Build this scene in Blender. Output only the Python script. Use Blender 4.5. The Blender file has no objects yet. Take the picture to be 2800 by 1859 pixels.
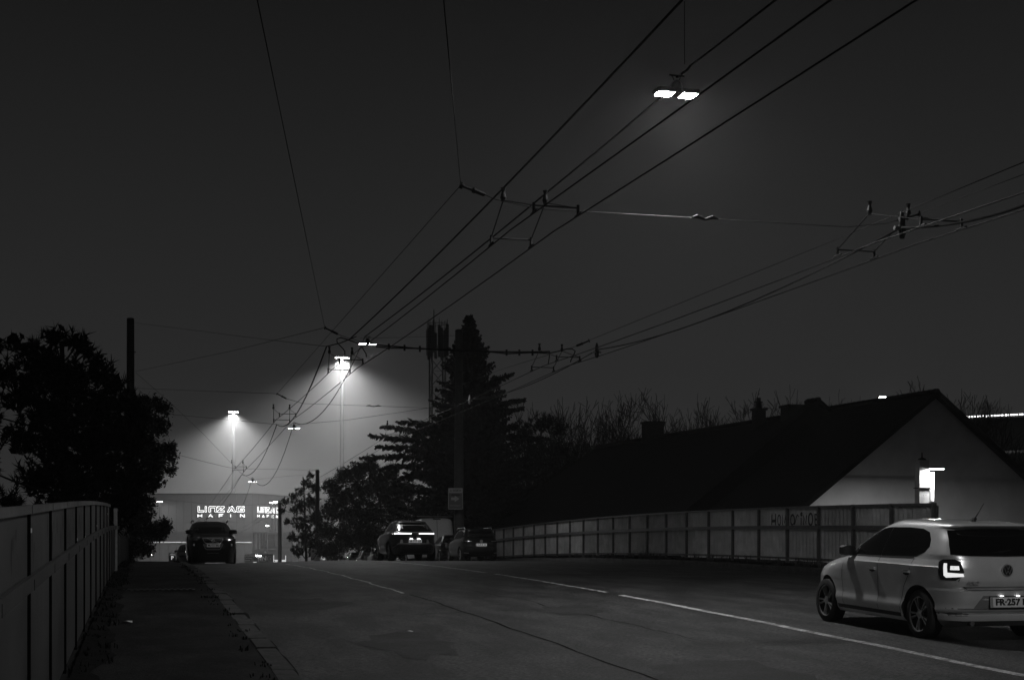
import bpy, bmesh, math, random
from mathutils import Vector, Matrix
from mathutils.bvhtree import BVHTree
from mathutils.geometry import delaunay_2d_cdt
R = math.radians
scene = bpy.context.scene
col = scene.collection
random.seed(7)

# ------------------------------------------------------------------ camera
YAW = math.atan2(1003, 3889)            # the street runs 14.5 degrees left of the optical axis
EYE = 1.67
FPX, HORIZON = 3889.0, 1480.0
cam_d = bpy.data.cameras.new('camera')
cam = bpy.data.objects.new('camera', cam_d); col.objects.link(cam)
cam.location = (0, 0, EYE)
cam.rotation_euler = (R(90), 0, -YAW)
cam_d.lens = 50; cam_d.sensor_width = 36
cam_d.shift_y = (HORIZON - 929.5) / 2800
cam_d.clip_start = 0.1; cam_d.clip_end = 4000
scene.camera = cam

# ------------------------------------------------------------------ night sky
world = bpy.data.worlds.new('World'); scene.world = world
world.use_nodes = True
nt = world.node_tree; nt.nodes.clear()
wo = nt.nodes.new('ShaderNodeOutputWorld'); bg = nt.nodes.new('ShaderNodeBackground')
tc = nt.nodes.new('ShaderNodeTexCoord'); sx = nt.nodes.new('ShaderNodeSeparateXYZ')
rp = nt.nodes.new('ShaderNodeValToRGB')
nt.links.new(tc.outputs['Generated'], sx.inputs[0]); nt.links.new(sx.outputs['Z'], rp.inputs[0])
for k, (ps, c) in enumerate(((0, .0350), (.36, .0086), (.12, .0230), (1, .0050))):
    e = rp.color_ramp.elements[k] if k < 2 else rp.color_ramp.elements.new(ps)
    e.position = ps; e.color = (c, c, c, 1)
nt.links.new(rp.outputs[0], bg.inputs[0]); bg.inputs[1].default_value = 1.0
nt.links.new(bg.outputs[0], wo.inputs[0])

# ------------------------------------------------------------------ exposure and sampling
vs = scene.view_settings
scene.display_settings.display_device = 'sRGB'
vs.view_transform = 'Standard'; vs.look = 'None'; vs.exposure = 0; vs.gamma = 1; vs.use_curve_mapping = False
cy = scene.cycles
cy.use_denoising = True
cy.max_bounces = 4; cy.diffuse_bounces = 2; cy.glossy_bounces = 3; cy.transmission_bounces = 3
cy.transparent_max_bounces = 8; cy.volume_bounces = 0
cy.sample_clamp_indirect = 2.0; cy.sample_clamp_direct = 0
cy.caustics_reflective = False; cy.caustics_refractive = False
LAMP_W = 620.0

# ------------------------------------------------------------------ helpers
CAM_R = Vector((math.cos(YAW), -math.sin(YAW), 0)); CAM_F = Vector((math.sin(YAW), math.cos(YAW), 0))
def at(px, py, depth):
    """the point of the place seen at a photo pixel, at a given distance along the view"""
    p = CAM_R * ((px - 1400) / FPX * depth) + CAM_F * depth
    return Vector((p.x, p.y, EYE + (HORIZON - py) / FPX * depth))

SLOPE, KNEE, CURV, KNEE2 = .0315, 15.0, .00050, 80.0
def crown(s):
    if s < KNEE: return SLOPE * s
    if s < KNEE2: return SLOPE * s - CURV * (s - KNEE) ** 2
    z = SLOPE * KNEE2 - CURV * (KNEE2 - KNEE) ** 2
    g = SLOPE - 2 * CURV * (KNEE2 - KNEE)
    return max(z + g * (s - KNEE2), GROUND + .02)
def slope_at(s): return (crown(s + .5) - crown(s - .5))
GROUND = -4.9
MID = 8.2
def road_z(l, s): return crown(s) - (.022 * (MID - l) if l < MID else .008 * (l - MID))

class MB:
    """collects shapes and links them as one mesh object"""
    def __init__(self): self.v = []; self.f = []; self.m = []; self.cur = 0
    def add(self, vs, fs):
        b = len(self.v); self.v += [tuple(p) for p in vs]
        for f in fs: self.f.append(tuple(i + b for i in f)); self.m.append(self.cur)
        return self
    def box(self, c, s, M=None, taper=1.0):
        x, y, z = s[0] / 2, s[1] / 2, s[2] / 2
        t = taper
        vs = [(-x, -y, -z), (x, -y, -z), (x, y, -z), (-x, y, -z), (-x*t, -y*t, z), (x*t, -y*t, z), (x*t, y*t, z), (-x*t, y*t, z)]
        c = Vector(c)
        vs = [(M @ Vector(p) if M else Vector(p)) + c for p in vs]
        return self.add(vs, [(0, 3, 2, 1), (4, 5, 6, 7), (0, 1, 5, 4), (1, 2, 6, 5), (2, 3, 7, 6), (3, 0, 4, 7)])
    def bar(self, a, b, w, h=None):
        a, b = Vector(a), Vector(b); d = b - a; L = d.length
        if L < 1e-6: return self
        return self.box((a + b) / 2, (w, h or w, L), d.to_track_quat('Z', 'Y').to_matrix())
    def tube(self, pts, r, n=6, cap=True):
        pts = [Vector(p) for p in pts]; rs = r if isinstance(r, (list, tuple)) else [r] * len(pts)
        vs = []; up = None
        for i, p in enumerate(pts):
            d = (pts[min(i + 1, len(pts) - 1)] - pts[max(i - 1, 0)]).normalized()
            if up is None: up = Vector((0, 0, 1)) if abs(d.z) < .9 else Vector((1, 0, 0))
            a = d.cross(up)
            if a.length < 1e-5: a = d.cross(Vector((1, 0, 0)))
            a.normalize(); b = a.cross(d).normalized(); up = b
            for k in range(n):
                t = 2 * math.pi * k / n
                vs.append(p + (a * math.cos(t) + b * math.sin(t)) * rs[i])
        fs = [(i*n + k, i*n + (k+1) % n, (i+1)*n + (k+1) % n, (i+1)*n + k) for i in range(len(pts) - 1) for k in range(n)]
        if cap: fs += [tuple(range(n - 1, -1, -1)), tuple((len(pts) - 1) * n + k for k in range(n))]
        return self.add(vs, fs)
    def prism(self, poly, M, d):
        """flat outline (u,v) at w=0 raised to w=d, placed by matrix M"""
        n = len(poly)
        vs = [M @ Vector((u, v, 0)) for u, v in poly] + [M @ Vector((u, v, d)) for u, v in poly]
        return self.add(vs, [tuple(range(n - 1, -1, -1)), tuple(range(n, 2 * n))] + [(i, (i + 1) % n, n + (i + 1) % n, n + i) for i in range(n)])
    def build(self, name, mats, parent=None, smooth=None, loc=None):
        me = bpy.data.meshes.new(name)
        vs = self.v
        if loc is not None: L = Vector(loc); vs = [tuple(Vector(p) - L) for p in vs]
        me.from_pydata(vs, [], self.f)
        for m in (mats if isinstance(mats, (list, tuple)) else [mats]): me.materials.append(m)
        if any(self.m): me.polygons.foreach_set('material_index', self.m)
        if smooth is not None:
            me.shade_smooth()
            if smooth: me.set_sharp_from_angle(angle=R(smooth))
        me.update()
        o = bpy.data.objects.new(name, me); col.objects.link(o)
        if loc is not None: o.location = loc
        if parent: o.parent = parent
        return o
def empty(name, loc=(0, 0, 0), rz=0, rx=0):
    o = bpy.data.objects.new(name, None); col.objects.link(o); o.empty_display_size = .2
    o.location = loc; o.rotation_euler = (rx, 0, rz); return o
def tag(o, label=None, cat=None, group=None, kind=None):
    if label: o['label'] = label
    if cat: o['category'] = cat
    if group: o['group'] = group
    if kind: o['kind'] = kind
    return o
def part(src_mesh, name, parent, loc=(0, 0, 0), rot=(0, 0, 0), scale=(1, 1, 1)):
    o = bpy.data.objects.new(name, src_mesh); col.objects.link(o); o.parent = parent
    o.location = loc; o.rotation_euler = rot; o.scale = scale; return o
def children(o): return [c for c in bpy.data.objects if c.parent == o]
def copy_tree(o, parent=None):
    c = o.copy(); col.objects.link(c); c.parent = parent
    for ch in children(o): copy_tree(ch, c)
    return c

# ------------------------------------------------------------------ materials (the photograph is black and white)
def mat(name, base=.3, rough=.6, metal=0, var=0, scale=8, bump=0, bscale=40, emit=0, coat=0, spec=.5, trans=0, dirt=0, stretch=None, dscale=None):
    m = bpy.data.materials.new(name); m.use_nodes = True
    n = m.node_tree.nodes; l = m.node_tree.links; b = n['Principled BSDF']
    b.inputs['Base Color'].default_value = (base, base, base, 1)
    b.inputs['Roughness'].default_value = rough; b.inputs['Metallic'].default_value = metal
    b.inputs['Specular IOR Level'].default_value = spec
    if coat: b.inputs['Coat Weight'].default_value = coat; b.inputs['Coat Roughness'].default_value = .04
    if trans: b.inputs['Transmission Weight'].default_value = trans
    if emit: b.inputs['Emission Color'].default_value = (1, 1, 1, 1); b.inputs['Emission Strength'].default_value = emit
    if var or dirt or bump:
        t = n.new('ShaderNodeTexCoord')
    if var or dirt:
        a = n.new('ShaderNodeTexNoise'); a.inputs['Scale'].default_value = scale; a.inputs['Detail'].default_value = 6
        l.new(t.outputs['Object'], a.inputs['Vector'])
        r = n.new('ShaderNodeValToRGB'); lo, hi = base * (1 - var), base * (1 + var)
        r.color_ramp.elements[0].position = .3; r.color_ramp.elements[1].position = .7
        r.color_ramp.elements[0].color = (lo, lo, lo, 1); r.color_ramp.elements[1].color = (hi, hi, hi, 1)
        l.new(a.outputs[0], r.inputs[0]); l.new(r.outputs[0], b.inputs['Base Color'])
        if dirt:
            a2 = n.new('ShaderNodeTexNoise'); a2.inputs['Scale'].default_value = dscale or scale * .18; a2.inputs['Detail'].default_value = 8; a2.inputs['Roughness'].default_value = .65
            if stretch:
                mp = n.new('ShaderNodeMapping'); mp.inputs['Scale'].default_value = stretch; l.new(t.outputs['Object'], mp.inputs['Vector']); l.new(mp.outputs[0], a2.inputs['Vector'])
            else: l.new(t.outputs['Object'], a2.inputs['Vector'])
            r2 = n.new('ShaderNodeValToRGB'); r2.color_ramp.elements[0].position = .42; r2.color_ramp.elements[1].position = .62
            d = 1 - dirt
            r2.color_ramp.elements[0].color = (d, d, d, 1); r2.color_ramp.elements[1].color = (1, 1, 1, 1)
            l.new(a2.outputs[0], r2.inputs[0])
            mx = n.new('ShaderNodeMix'); mx.data_type = 'RGBA'; mx.blend_type = 'MULTIPLY'; mx.inputs[0].default_value = 1
            l.new(r.outputs[0], mx.inputs[6]); l.new(r2.outputs[0], mx.inputs[7]); l.new(mx.outputs[2], b.inputs['Base Color'])
    if bump:
        a = n.new('ShaderNodeTexNoise'); a.inputs['Scale'].default_value = bscale; a.inputs['Detail'].default_value = 5
        l.new(t.outputs['Object'], a.inputs['Vector'])
        bp = n.new('ShaderNodeBump'); bp.inputs['Strength'].default_value = bump; bp.inputs['Distance'].default_value = .02
        l.new(a.outputs[0], bp.inputs['Height']); l.new(bp.outputs[0], b.inputs['Normal'])
    return m
M = dict(
    asphalt=mat('asphalt', .046, .66, var=1.0, scale=26, bump=.9, bscale=80, dirt=.6, spec=.22, stretch=(1.1, .3, 1), dscale=1.5),
    pavement=mat('pavement_asphalt', .023, .85, var=.8, scale=40, bump=.8, bscale=90, dirt=.6, spec=.1, stretch=(.9, .5, 1), dscale=1.6),
    patch=mat('patched_asphalt', .031, .7, var=.8, scale=45, bump=.7, bscale=110, dirt=.5, spec=.2, dscale=1.5),
    kerb=mat('kerb_granite', .058, .85, spec=.15, var=.35, scale=14, bump=.4, bscale=50, dirt=.3),
    paint=mat('road_paint', .45, .7, var=.7, scale=30, bump=.4, bscale=60, dirt=.6, dscale=4, spec=.2),
    seam=mat('bitumen_seam', .011, .9, spec=.02),
    soil=mat('soil', .007, .95, spec=.05, var=.5, scale=12, bump=.8, bscale=20),
    ground=mat('ground', .03, .95, var=.4, scale=.4, bump=.3, bscale=3),
    concrete=mat('concrete', .22, .85, var=.25, scale=5, bump=.2, bscale=40, dirt=.3),
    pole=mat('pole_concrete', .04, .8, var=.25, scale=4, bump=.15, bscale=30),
    wire=mat('wire', .004, .6, spec=.1),
    rubber=mat('cable_rubber', .006, .8, spec=.08),
    insul=mat('insulator', .006, .6, spec=.15),
    steel=mat('galvanised_steel', .2, .42, metal=.7, var=.2, scale=9),
    darksteel=mat('dark_steel', .03, .5, metal=.4, var=.2, scale=9),
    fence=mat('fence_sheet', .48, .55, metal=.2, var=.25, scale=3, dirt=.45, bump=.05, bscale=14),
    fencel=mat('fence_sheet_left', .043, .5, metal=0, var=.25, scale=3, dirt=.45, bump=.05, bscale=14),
    raill=mat('fence_rail_left', .03, .6, var=.3, scale=6, dirt=.4),
    fencew=mat('fence_white_post', .5, .5, var=.2),
    rail=mat('fence_rail', .06, .6, var=.25, scale=6),
    paintblack=mat('spray_paint', .008, .7),
    render=mat('house_render', .66, .9, var=.08, scale=1.2, bump=.15, bscale=30, dirt=.15),
    rooftile=mat('roof_tile', .006, .9, var=.3, scale=6, bump=.2, bscale=15, spec=.1),
    brick=mat('chimney_brick', .015, .9, var=.3, scale=10, bump=.3, bscale=20),
    hall=mat('hall_cladding', .048, .6, var=.06, scale=.6, dirt=.12),
    halldark=mat('hall_band', .03, .4, var=.15, scale=.8),
    needle=mat('needles', .006, .9, var=.3, scale=2, spec=.1),
    leaf=mat('leaves', .009, .8, var=.35, scale=2, spec=.2),
    bark=mat('bark', .016, .95, var=.3, scale=10, spec=.1),
    grass=mat('grass', .05, .85, var=.4, scale=4),
    white=mat('white_paint', .75, .5),
    black=mat('black_plastic', .012, .5),
    blacksteel=mat('black_steel', .004, .8, spec=.05),  # plain near-black steel for mast parts and left fence posts
    grey=mat('grey_sheet', .25, .5, var=.1),
    lit=mat('lamp_lens', .8, .3, emit=60),
    neon=mat('neon', .2, .5, emit=1.5),
    glow=mat('small_lamp', .8, .3, emit=25),
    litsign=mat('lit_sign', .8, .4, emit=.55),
    paper=mat('litter_paper', .6, .8),
)
def translucent(m, k):
    n = m.node_tree.nodes; l = m.node_tree.links; o = n['Material Output']; b = n['Principled BSDF']
    tr = n.new('ShaderNodeBsdfTranslucent'); tr.inputs[0].default_value = (.7, .7, .7, 1); mx = n.new('ShaderNodeMixShader'); mx.inputs[0].default_value = k
    l.new(b.outputs[0], mx.inputs[1]); l.new(tr.outputs[0], mx.inputs[2]); l.new(mx.outputs[0], o.inputs['Surface'])
translucent(M['fence'], .25)     # weathered corrugated plastic lets lamp light through
M['weed'] = mat('weeds', .012, .9, spec=.05, var=.4, scale=4)
# ------------------------------------------------------------------ the ground, the road over the bridge, pavement and kerbs
def ribbon(name, l0, l1, s0, s1, dz, m, nl=6, ds=1.0, edge=0, kind='structure', parent=None, zfun=None, jit=0):
    mb = MB(); n = int((s1 - s0) / ds); vs = []; fs = []; rnd = random.Random(name)
    for i in range(n + 1):
        s = s0 + (s1 - s0) * i / n
        a, b = (l0(s) if callable(l0) else l0), (l1(s) if callable(l1) else l1)
        if jit: a += rnd.uniform(-jit, jit); b += rnd.uniform(-jit, jit)
        for k in range(nl + 1):
            l = a + (b - a) * k / nl
            vs.append((l, s, (zfun or road_z)(l, s) + dz))
    w = nl + 1
    for i in range(n):
        for k in range(nl): fs.append((i*w + k, i*w + k + 1, (i+1)*w + k + 1, (i+1)*w + k))
    mb.add(vs, fs)
    o = mb.build(name, m, parent, smooth=0)
    if kind: tag(o, kind=kind)
    return o
g = MB(); g.add([(-900, -300, GROUND), (900, -300, GROUND), (900, 1600, GROUND), (-900, 1600, GROUND)], [(0, 1, 2, 3)])
tag(g.build('ground', M['ground']), kind='structure')
K0, K1 = 1.18, 1.43          # left kerb
K2, K3 = 17.0, 17.28         # right kerb
road = ribbon('road', K1 - .02, K2 + .02, -12, 235, 0, M['asphalt'], nl=16, ds=1.0)
PAVH = .12
def pave_z(l, s): return road_z(K1, s) + PAVH + .012 * (K1 - l)
pavement = ribbon('pavement', -1.05, K0 + .01, -12, 150, 0, M['pavement'], nl=5, ds=1.0, zfun=pave_z)
def verge_z(l, s): return road_z(K2, s) + .14 + .03 * (l - K3)
verge = ribbon('verge', K3 - .01, 19.4, -12, 150, 0, M['soil'], nl=5, ds=1.0, zfun=verge_z)
# the embankment that carries the street, with upright side walls
mb = MB(); n = 60; vs = []; fs = []
for i in range(n + 1):
    s = -12 + 247 * i / n
    vs += [(-1.04, s, pave_z(-1.04, min(s, 150)) - .03 if s < 150 else crown(s) - .2), (-1.04, s, GROUND - .3), (19.39, s, verge_z(19.39, s) - .03), (19.39, s, GROUND - .3)]
for i in range(n):
    a, b = i * 4, (i + 1) * 4
    fs += [(a, a + 1, b + 1, b), (a + 2, b + 2, b + 3, a + 3)]
fs += [(0, 2, 3, 1)]
mb.add(vs, fs); tag(mb.build('bridge_side_walls', M['concrete']), kind='structure')

# kerbs: single stones, as far as they can be told apart, then one run of stone
def kerb(name, la, lb, s0, s1, zf, far_to):
    root = tag(empty(name, (0, 0, 0)), kind='structure'); rnd = random.Random(name)
    s = s0
    while s < s1:
        L = rnd.uniform(.92, 1.12); a, b = s + .008, s + L - .012
        za, zb = zf(a), zf(b); j = rnd.uniform(-.012, .012); t = rnd.uniform(-.008, .008); dl = rnd.uniform(-.012, .012)
        x0, x1 = la + dl, lb + dl; c = .022
        mb = MB()
        vs = []
        for (ss, z) in ((a, za + j), (b, zb + j + t)):
            vs += [(x0, ss, z - .3), (x0, ss, z - c), (x0 + c, ss, z), (x1 - c, ss, z), (x1, ss, z - c), (x1, ss, z - .3)]
        fs = [(k, k + 1, k + 7, k + 6) for k in range(5)] + [(5, 4, 3, 2, 1, 0), (6, 7, 8, 9, 10, 11)]
        mb.add(vs, fs); mb.build('kerb_stone', M['kerb'], root)
        s += L
    mb = MB(); vs = []; fs = []; n = 40
    for i in range(n + 1):
        ss = s + (far_to - s) * i / n; z = zf(ss)
        vs += [(la, ss, z - .3), (la, ss, z), (lb, ss, z), (lb, ss, z - .3)]
    for i in range(n):
        for k in range(3): fs.append((i*4 + k, i*4 + k + 1, i*4 + k + 5, i*4 + k + 4))
    mb.add(vs, fs); mb.build('kerb_run', M['kerb'], root)
    return root
kerb('kerb_left', K0, K1, 7, 56, lambda s: road_z(K1, s) + .125, 150)
kerb('kerb_right', K2, K3, 22, 76, lambda s: road_z(K2, s) + .15, 150)

# painted lines, seams and patches lie on the asphalt in thin sheets
def wob(k, a=.02): return lambda s: k + a * math.sin(s * 1.7 + k) + a * .6 * math.sin(s * 4.3)
def line(name, c, w, s0, s1, m, dz=.004, a=.012):
    f = wob(c, a)
    return ribbon(name, lambda s: f(s) - w / 2, lambda s: f(s) + w / 2, s0, s1, dz, m, nl=2, ds=.5, jit=.006)
line('centre_line', 8.2, .13, 2, 24.0, M['paint']); line('centre_line', 8.21, .09, 24.9, 33.5, M['paint']); line('centre_line', 8.2, .11, 34.4, 150, M['paint'])
line('lane_seam', 4.78, .026, 3, 26, M['seam'], a=.02)
line('lane_line', 4.72, .06, 26.5, 52, M['paint'], a=.03)
rnd = random.Random(3)
for (l, s, w, h) in ((10.0, 33, .9, .28), (11.8, 36, .7, .2), (12.5, 31, 1.1, .2), (3.1, 17, .6, .5), (6.4, 21, .5, .35), (2.6, 24.5, .9, .5), (5.6, 13.2, .8, .4), (9.2, 42, .9, .3), (13.0, 26, 1.2, .22)):
    mb = MB(); k = 18; vs = [(l, s, road_z(l, s) + .004)]
    for i in range(k):
        t = 2 * math.pi * i / k; q = rnd.uniform(.65, 1.15)
        x, y = l + w * q * math.cos(t), s + h * q * 3 * math.sin(t); vs.append((x, y, road_z(x, y) + .004))
    mb.add(vs, [(0, 1 + i, 1 + (i + 1) % k) for i in range(k)])
    tag(mb.build('asphalt_patch', M['patch']), kind='structure')
# cracks wander over the asphalt
for i, (l0, s0, l1, s1) in enumerate(((8.0, 22, 2.0, 20.5), (13.6, 34, 8.6, 32.6), (6.5, 16, 6.1, 27), (12.6, 20, 12.2, 38), (7.4, 12, 5.0, 11.2), (14.5, 44, 9, 43))):
    r2 = random.Random(60 + i); n = 40; vs = []; dl, ds = 0, 0
    for k in range(n + 1):
        t_ = k / n; dl += r2.uniform(-.05, .05); ds += r2.uniform(-.08, .08); l = l0 + (l1 - l0) * t_ + dl; s = s0 + (s1 - s0) * t_ + ds; w = .004 + .012 * r2.random() * math.sin(math.pi * t_)
        tx, ty = l1 - l0, s1 - s0; q = math.hypot(tx, ty)
        for e in (1, -1): a, b_ = l - ty / q * w * e, s + tx / q * w * e; vs.append((a, b_, road_z(a, b_) + .003))
    mb = MB(); mb.add(vs, [(2*k, 2*k + 1, 2*k + 3, 2*k + 2) for k in range(n)]); tag(mb.build('asphalt_crack', M['seam']), kind='structure')
# soil and leaf litter that has gathered along the pavement's edges
def heap(name, l0, w, s0, s1, zf, h=.05, side=1):
    mb = MB(); rnd = random.Random(name); n = int((s1 - s0) / .3); vs = []; fs = []
    for i in range(n + 1):
        s = s0 + (s1 - s0) * i / n; ww = w * (.85 + .3 * math.sin(s * 1.9) * math.sin(s * .7 + 1) + rnd.uniform(-.12, .12)); hh = h * rnd.uniform(.4, 1.3)
        for q, (t, zz) in enumerate(((0, hh), (.4, hh * .8), (.75, hh * .4), (1, .003))):
            l = l0 + side * ww * t; vs.append((l, s, zf(l, s) + zz))
    for i in range(n):
        for k in range(3): fs.append((i*4 + k, i*4 + k + 1, i*4 + k + 5, i*4 + k + 4))
    mb.add(vs, fs); return tag(mb.build(name, M['soil'], smooth=0), kind='stuff')
heap('dirt_along_the_fence', -.66, .34, 2, 62, pave_z)
heap('dirt_in_the_gutter', K1 + .0, .11, 6, 58, road_z, .02)
heap('soil_bank', K3 + .05, .8, 20, 76, verge_z, .07)

# ------------------------------------------------------------------ grass along the right kerb and weeds along the pavement
def tufts(name, spots, m, h=(.12, .3), n=16, spread=.12):
    mb = MB(); rnd = random.Random(name)
    for (x, y, z, k) in spots:
        for i in range(int(n * k)):
            a = rnd.uniform(0, 6.283); r = rnd.uniform(0, spread); bx, by = x + r * math.cos(a), y + r * math.sin(a) * 1.4
            hh = rnd.uniform(*h) * k; lean = rnd.uniform(.1, .8) * hh; w = rnd.uniform(.006, .012); a2 = rnd.uniform(0, 6.283)
            dx, dy = math.cos(a2), math.sin(a2)
            p = [(bx - dy*w, by + dx*w, z), (bx + dy*w, by - dx*w, z), (bx + dx*lean*.4 + dy*w*.8, by + dy*lean*.4 - dx*w*.8, z + hh*.65), (bx + dx*lean*.4 - dy*w*.8, by + dy*lean*.4 + dx*w*.8, z + hh*.65), (bx + dx*lean, by + dy*lean, z + hh*.95)]
            mb.add(p, [(0, 1, 2, 3), (3, 2, 4)])
    return tag(mb.build(name, m), kind='stuff')
sp = []
for i in range(85):
    s = rnd.uniform(31, 58); l = K3 + rnd.uniform(.05, .5); k = rnd.uniform(.5, 1.15)
    if 46 < s < 50: k *= 1.5
    sp.append((l, s, verge_z(l, s), k))
tag(tufts('grass_verge', sp, M['grass']), 'dry grass tufts growing behind the far kerb', 'grass')
sp = []
for i in range(150):
    s = rnd.uniform(10, 60); l = -.62 + abs(rnd.gauss(0, .12)); sp.append((l, s, pave_z(l, s), rnd.uniform(.3, .8)))
for i in range(70):
    s = rnd.uniform(12, 60); l = K0 - abs(rnd.gauss(0, .06)); sp.append((l, s, pave_z(l, s), rnd.uniform(.2, .5)))
tag(tufts('pavement_weeds', sp, M['weed'], h=(.05, .16), n=22), 'low weeds along the pavement edges', 'weeds')

# litter: leaves and paper scraps lying singly
def scrap(l, s, zf, size, m, name, label, cat, seed):
    r = random.Random(seed); mb = MB(); k = 7; z = zf(l, s) + .006
    vs = [(l, s, z + size * .25)] + [(l + size * r.uniform(.6, 1.1) * math.cos(6.283*i/k), s + size * 1.6 * r.uniform(.6, 1.1) * math.sin(6.283*i/k), z + r.uniform(0, size * .3)) for i in range(k)]
    mb.add(vs, [(0, 1 + i, 1 + (i + 1) % k) for i in range(k)])
    return tag(mb.build(name, m), label, cat)
scrap(-.23, 19.5, pave_z, .10, M['paper'], 'paper_scrap', 'pale flattened paper scrap on the pavement near the grey fence', 'litter', 1)
scrap(3.4, 18.6, road_z, .045, M['paper'], 'fallen_leaf', 'curled pale leaf lying mid lane on the dark asphalt', 'leaf', 2)
scrap(2.75, 40, road_z, .09, M['paper'], 'flat_can', 'small pale crushed can on the road by the kerb', 'litter', 3)
# the drain cover set across the pavement
dc = tag(empty('drain_cover', (.15, 27.2, pave_z(.15, 27.2) + .004)), 'dark metal drain cover set across the pavement', 'drain cover')
mb = MB(); mb.box((0, 0, .004), (1.5, .62, .008)); mb.build('frame', M['darksteel'], dc)
for i in range(13):
    mb = MB(); mb.box((-.66 + i * .11, 0, .014), (.055, .52, .012)); mb.build('bar', M['black'], dc)
# ------------------------------------------------------------------ fences
def corr(mb, p0, p1, z0a, z0b, z1a, z1b, waves, amp, nrm):
    """corrugated sheet between two posts"""
    n = waves * 6; vs = []; fs = []
    for i in range(n + 1):
        t = i / n; p = p0.lerp(p1, t) + nrm * (amp * max(-1, min(1, 1.7 * math.sin(2 * math.pi * waves * t))))
        vs += [(p.x, p.y, z0a + (z0b - z0a) * t), (p.x, p.y, z1a + (z1b - z1a) * t)]
    for i in range(n): fs.append((2*i, 2*i + 2, 2*i + 3, 2*i + 1))
    mb.add(vs, fs)
# left: smooth sheets between thin dark posts, a handrail in front
FL = -.73
M['glintw'] = mat('glint_chip', .9, .3)  # white colour standing in for glints on the fence posts
M['capl'] = mat('fence_cap', .09, .5, var=.3, scale=5, dirt=.4)
fl = tag(empty('sheet_fence', (FL, 9.66, pave_z(FL, 9.66))), 'grey smooth sheet metal fence with handrail along the left pavement', 'fence')
def fl_s(n): return 9.66 + 2.145 * n
def P(l, s, h): return Vector((l, s, pave_z(l, s) + h))
off = fl.location
def rel(mb, name, m, par, **k):
    L = Vector(par.location); mb.v = [tuple(Vector(p) - L) for p in mb.v]; return mb.build(name, m, par, **k)
for n in range(-3, 30):
    s0, s1 = fl_s(n), fl_s(n + 1); gap = n in (10, 11, 12)
    mb = MB(); h = 1.20 if n in (11, 12) else 1.605
    w = .055 if n == 13 else .035
    mb.box(P(FL, s0, h / 2 - .02), (.03 if n != 13 else .09, w, h)); rel(mb, 'post', M['fencew'] if n == 13 else M['blacksteel'], fl)
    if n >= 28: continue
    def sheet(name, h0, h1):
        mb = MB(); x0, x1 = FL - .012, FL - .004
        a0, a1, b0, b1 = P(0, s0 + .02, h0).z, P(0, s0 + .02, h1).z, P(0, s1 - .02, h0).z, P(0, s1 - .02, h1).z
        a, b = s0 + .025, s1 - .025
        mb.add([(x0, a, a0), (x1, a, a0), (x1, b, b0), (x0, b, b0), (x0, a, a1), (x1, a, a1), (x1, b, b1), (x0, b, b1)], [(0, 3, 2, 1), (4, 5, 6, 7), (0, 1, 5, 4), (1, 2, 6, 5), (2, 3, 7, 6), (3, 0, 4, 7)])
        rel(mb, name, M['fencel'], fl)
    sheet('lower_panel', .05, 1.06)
    if not gap: sheet('upper_panel', 1.075, 1.55); mb = MB(); mb.bar(P(FL, s0 + .02, 1.575), P(FL, s1 - .02, 1.575), .05, .055); rel(mb, 'cap_rail', M['capl'], fl)
    mb = MB()
    mb.bar(P(FL + .022, s0, 1.105), P(FL + .022, s1, 1.105), .03, .095);
    rel(mb, 'handrail', M['raill'], fl, smooth=40)
    mb = MB(); mb.box(P(FL + .03, s0, 1.09), (.022, .02, .07)); rel(mb, 'rail_bracket', M['raill'], fl)
for n, h in ((0, 1.44), (3, 1.19), (6, 1.23), (4, 1.16), (9, 1.4)):
    mb = MB(); mb.box(P(FL + .019, fl_s(n), h), (.006, .035, .03)); rel(mb, 'glint_or_reflector', M['glintw'], fl)  # white chips paint glints onto the posts; no reflectors are mounted there
# dark paint runs on the second and third upper panels
rnd = random.Random(11)
for n, k in ((-1, 3), (0, 4), (1, 14), (2, 16), (3, 9), (4, 6), (5, 4)):
    for i in range(k):
        s = fl_s(n) + rnd.uniform(.2, 1.9); h1 = rnd.uniform(1.28, 1.51); h0 = max(1.17, h1 - rnd.uniform(.06, .22)); w = rnd.uniform(.02, .06)
        mb = MB(); x = FL - .0015
        pts = [(s - w*.5, h1), (s + w*.4, h1 + .02), (s + w*.6, (h0 + h1)/2), (s + w*.15, h0), (s - w*.2, h0 + .02), (s - w*.6, (h0 + h1)/2)]
        mb.add([P(x, a, b) for a, b in pts], [tuple(range(6))]); mb.v = [(x, p[1], p[2]) for p in mb.v]
        rel(mb, 'paint_run', M['paintblack'], fl)

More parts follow.
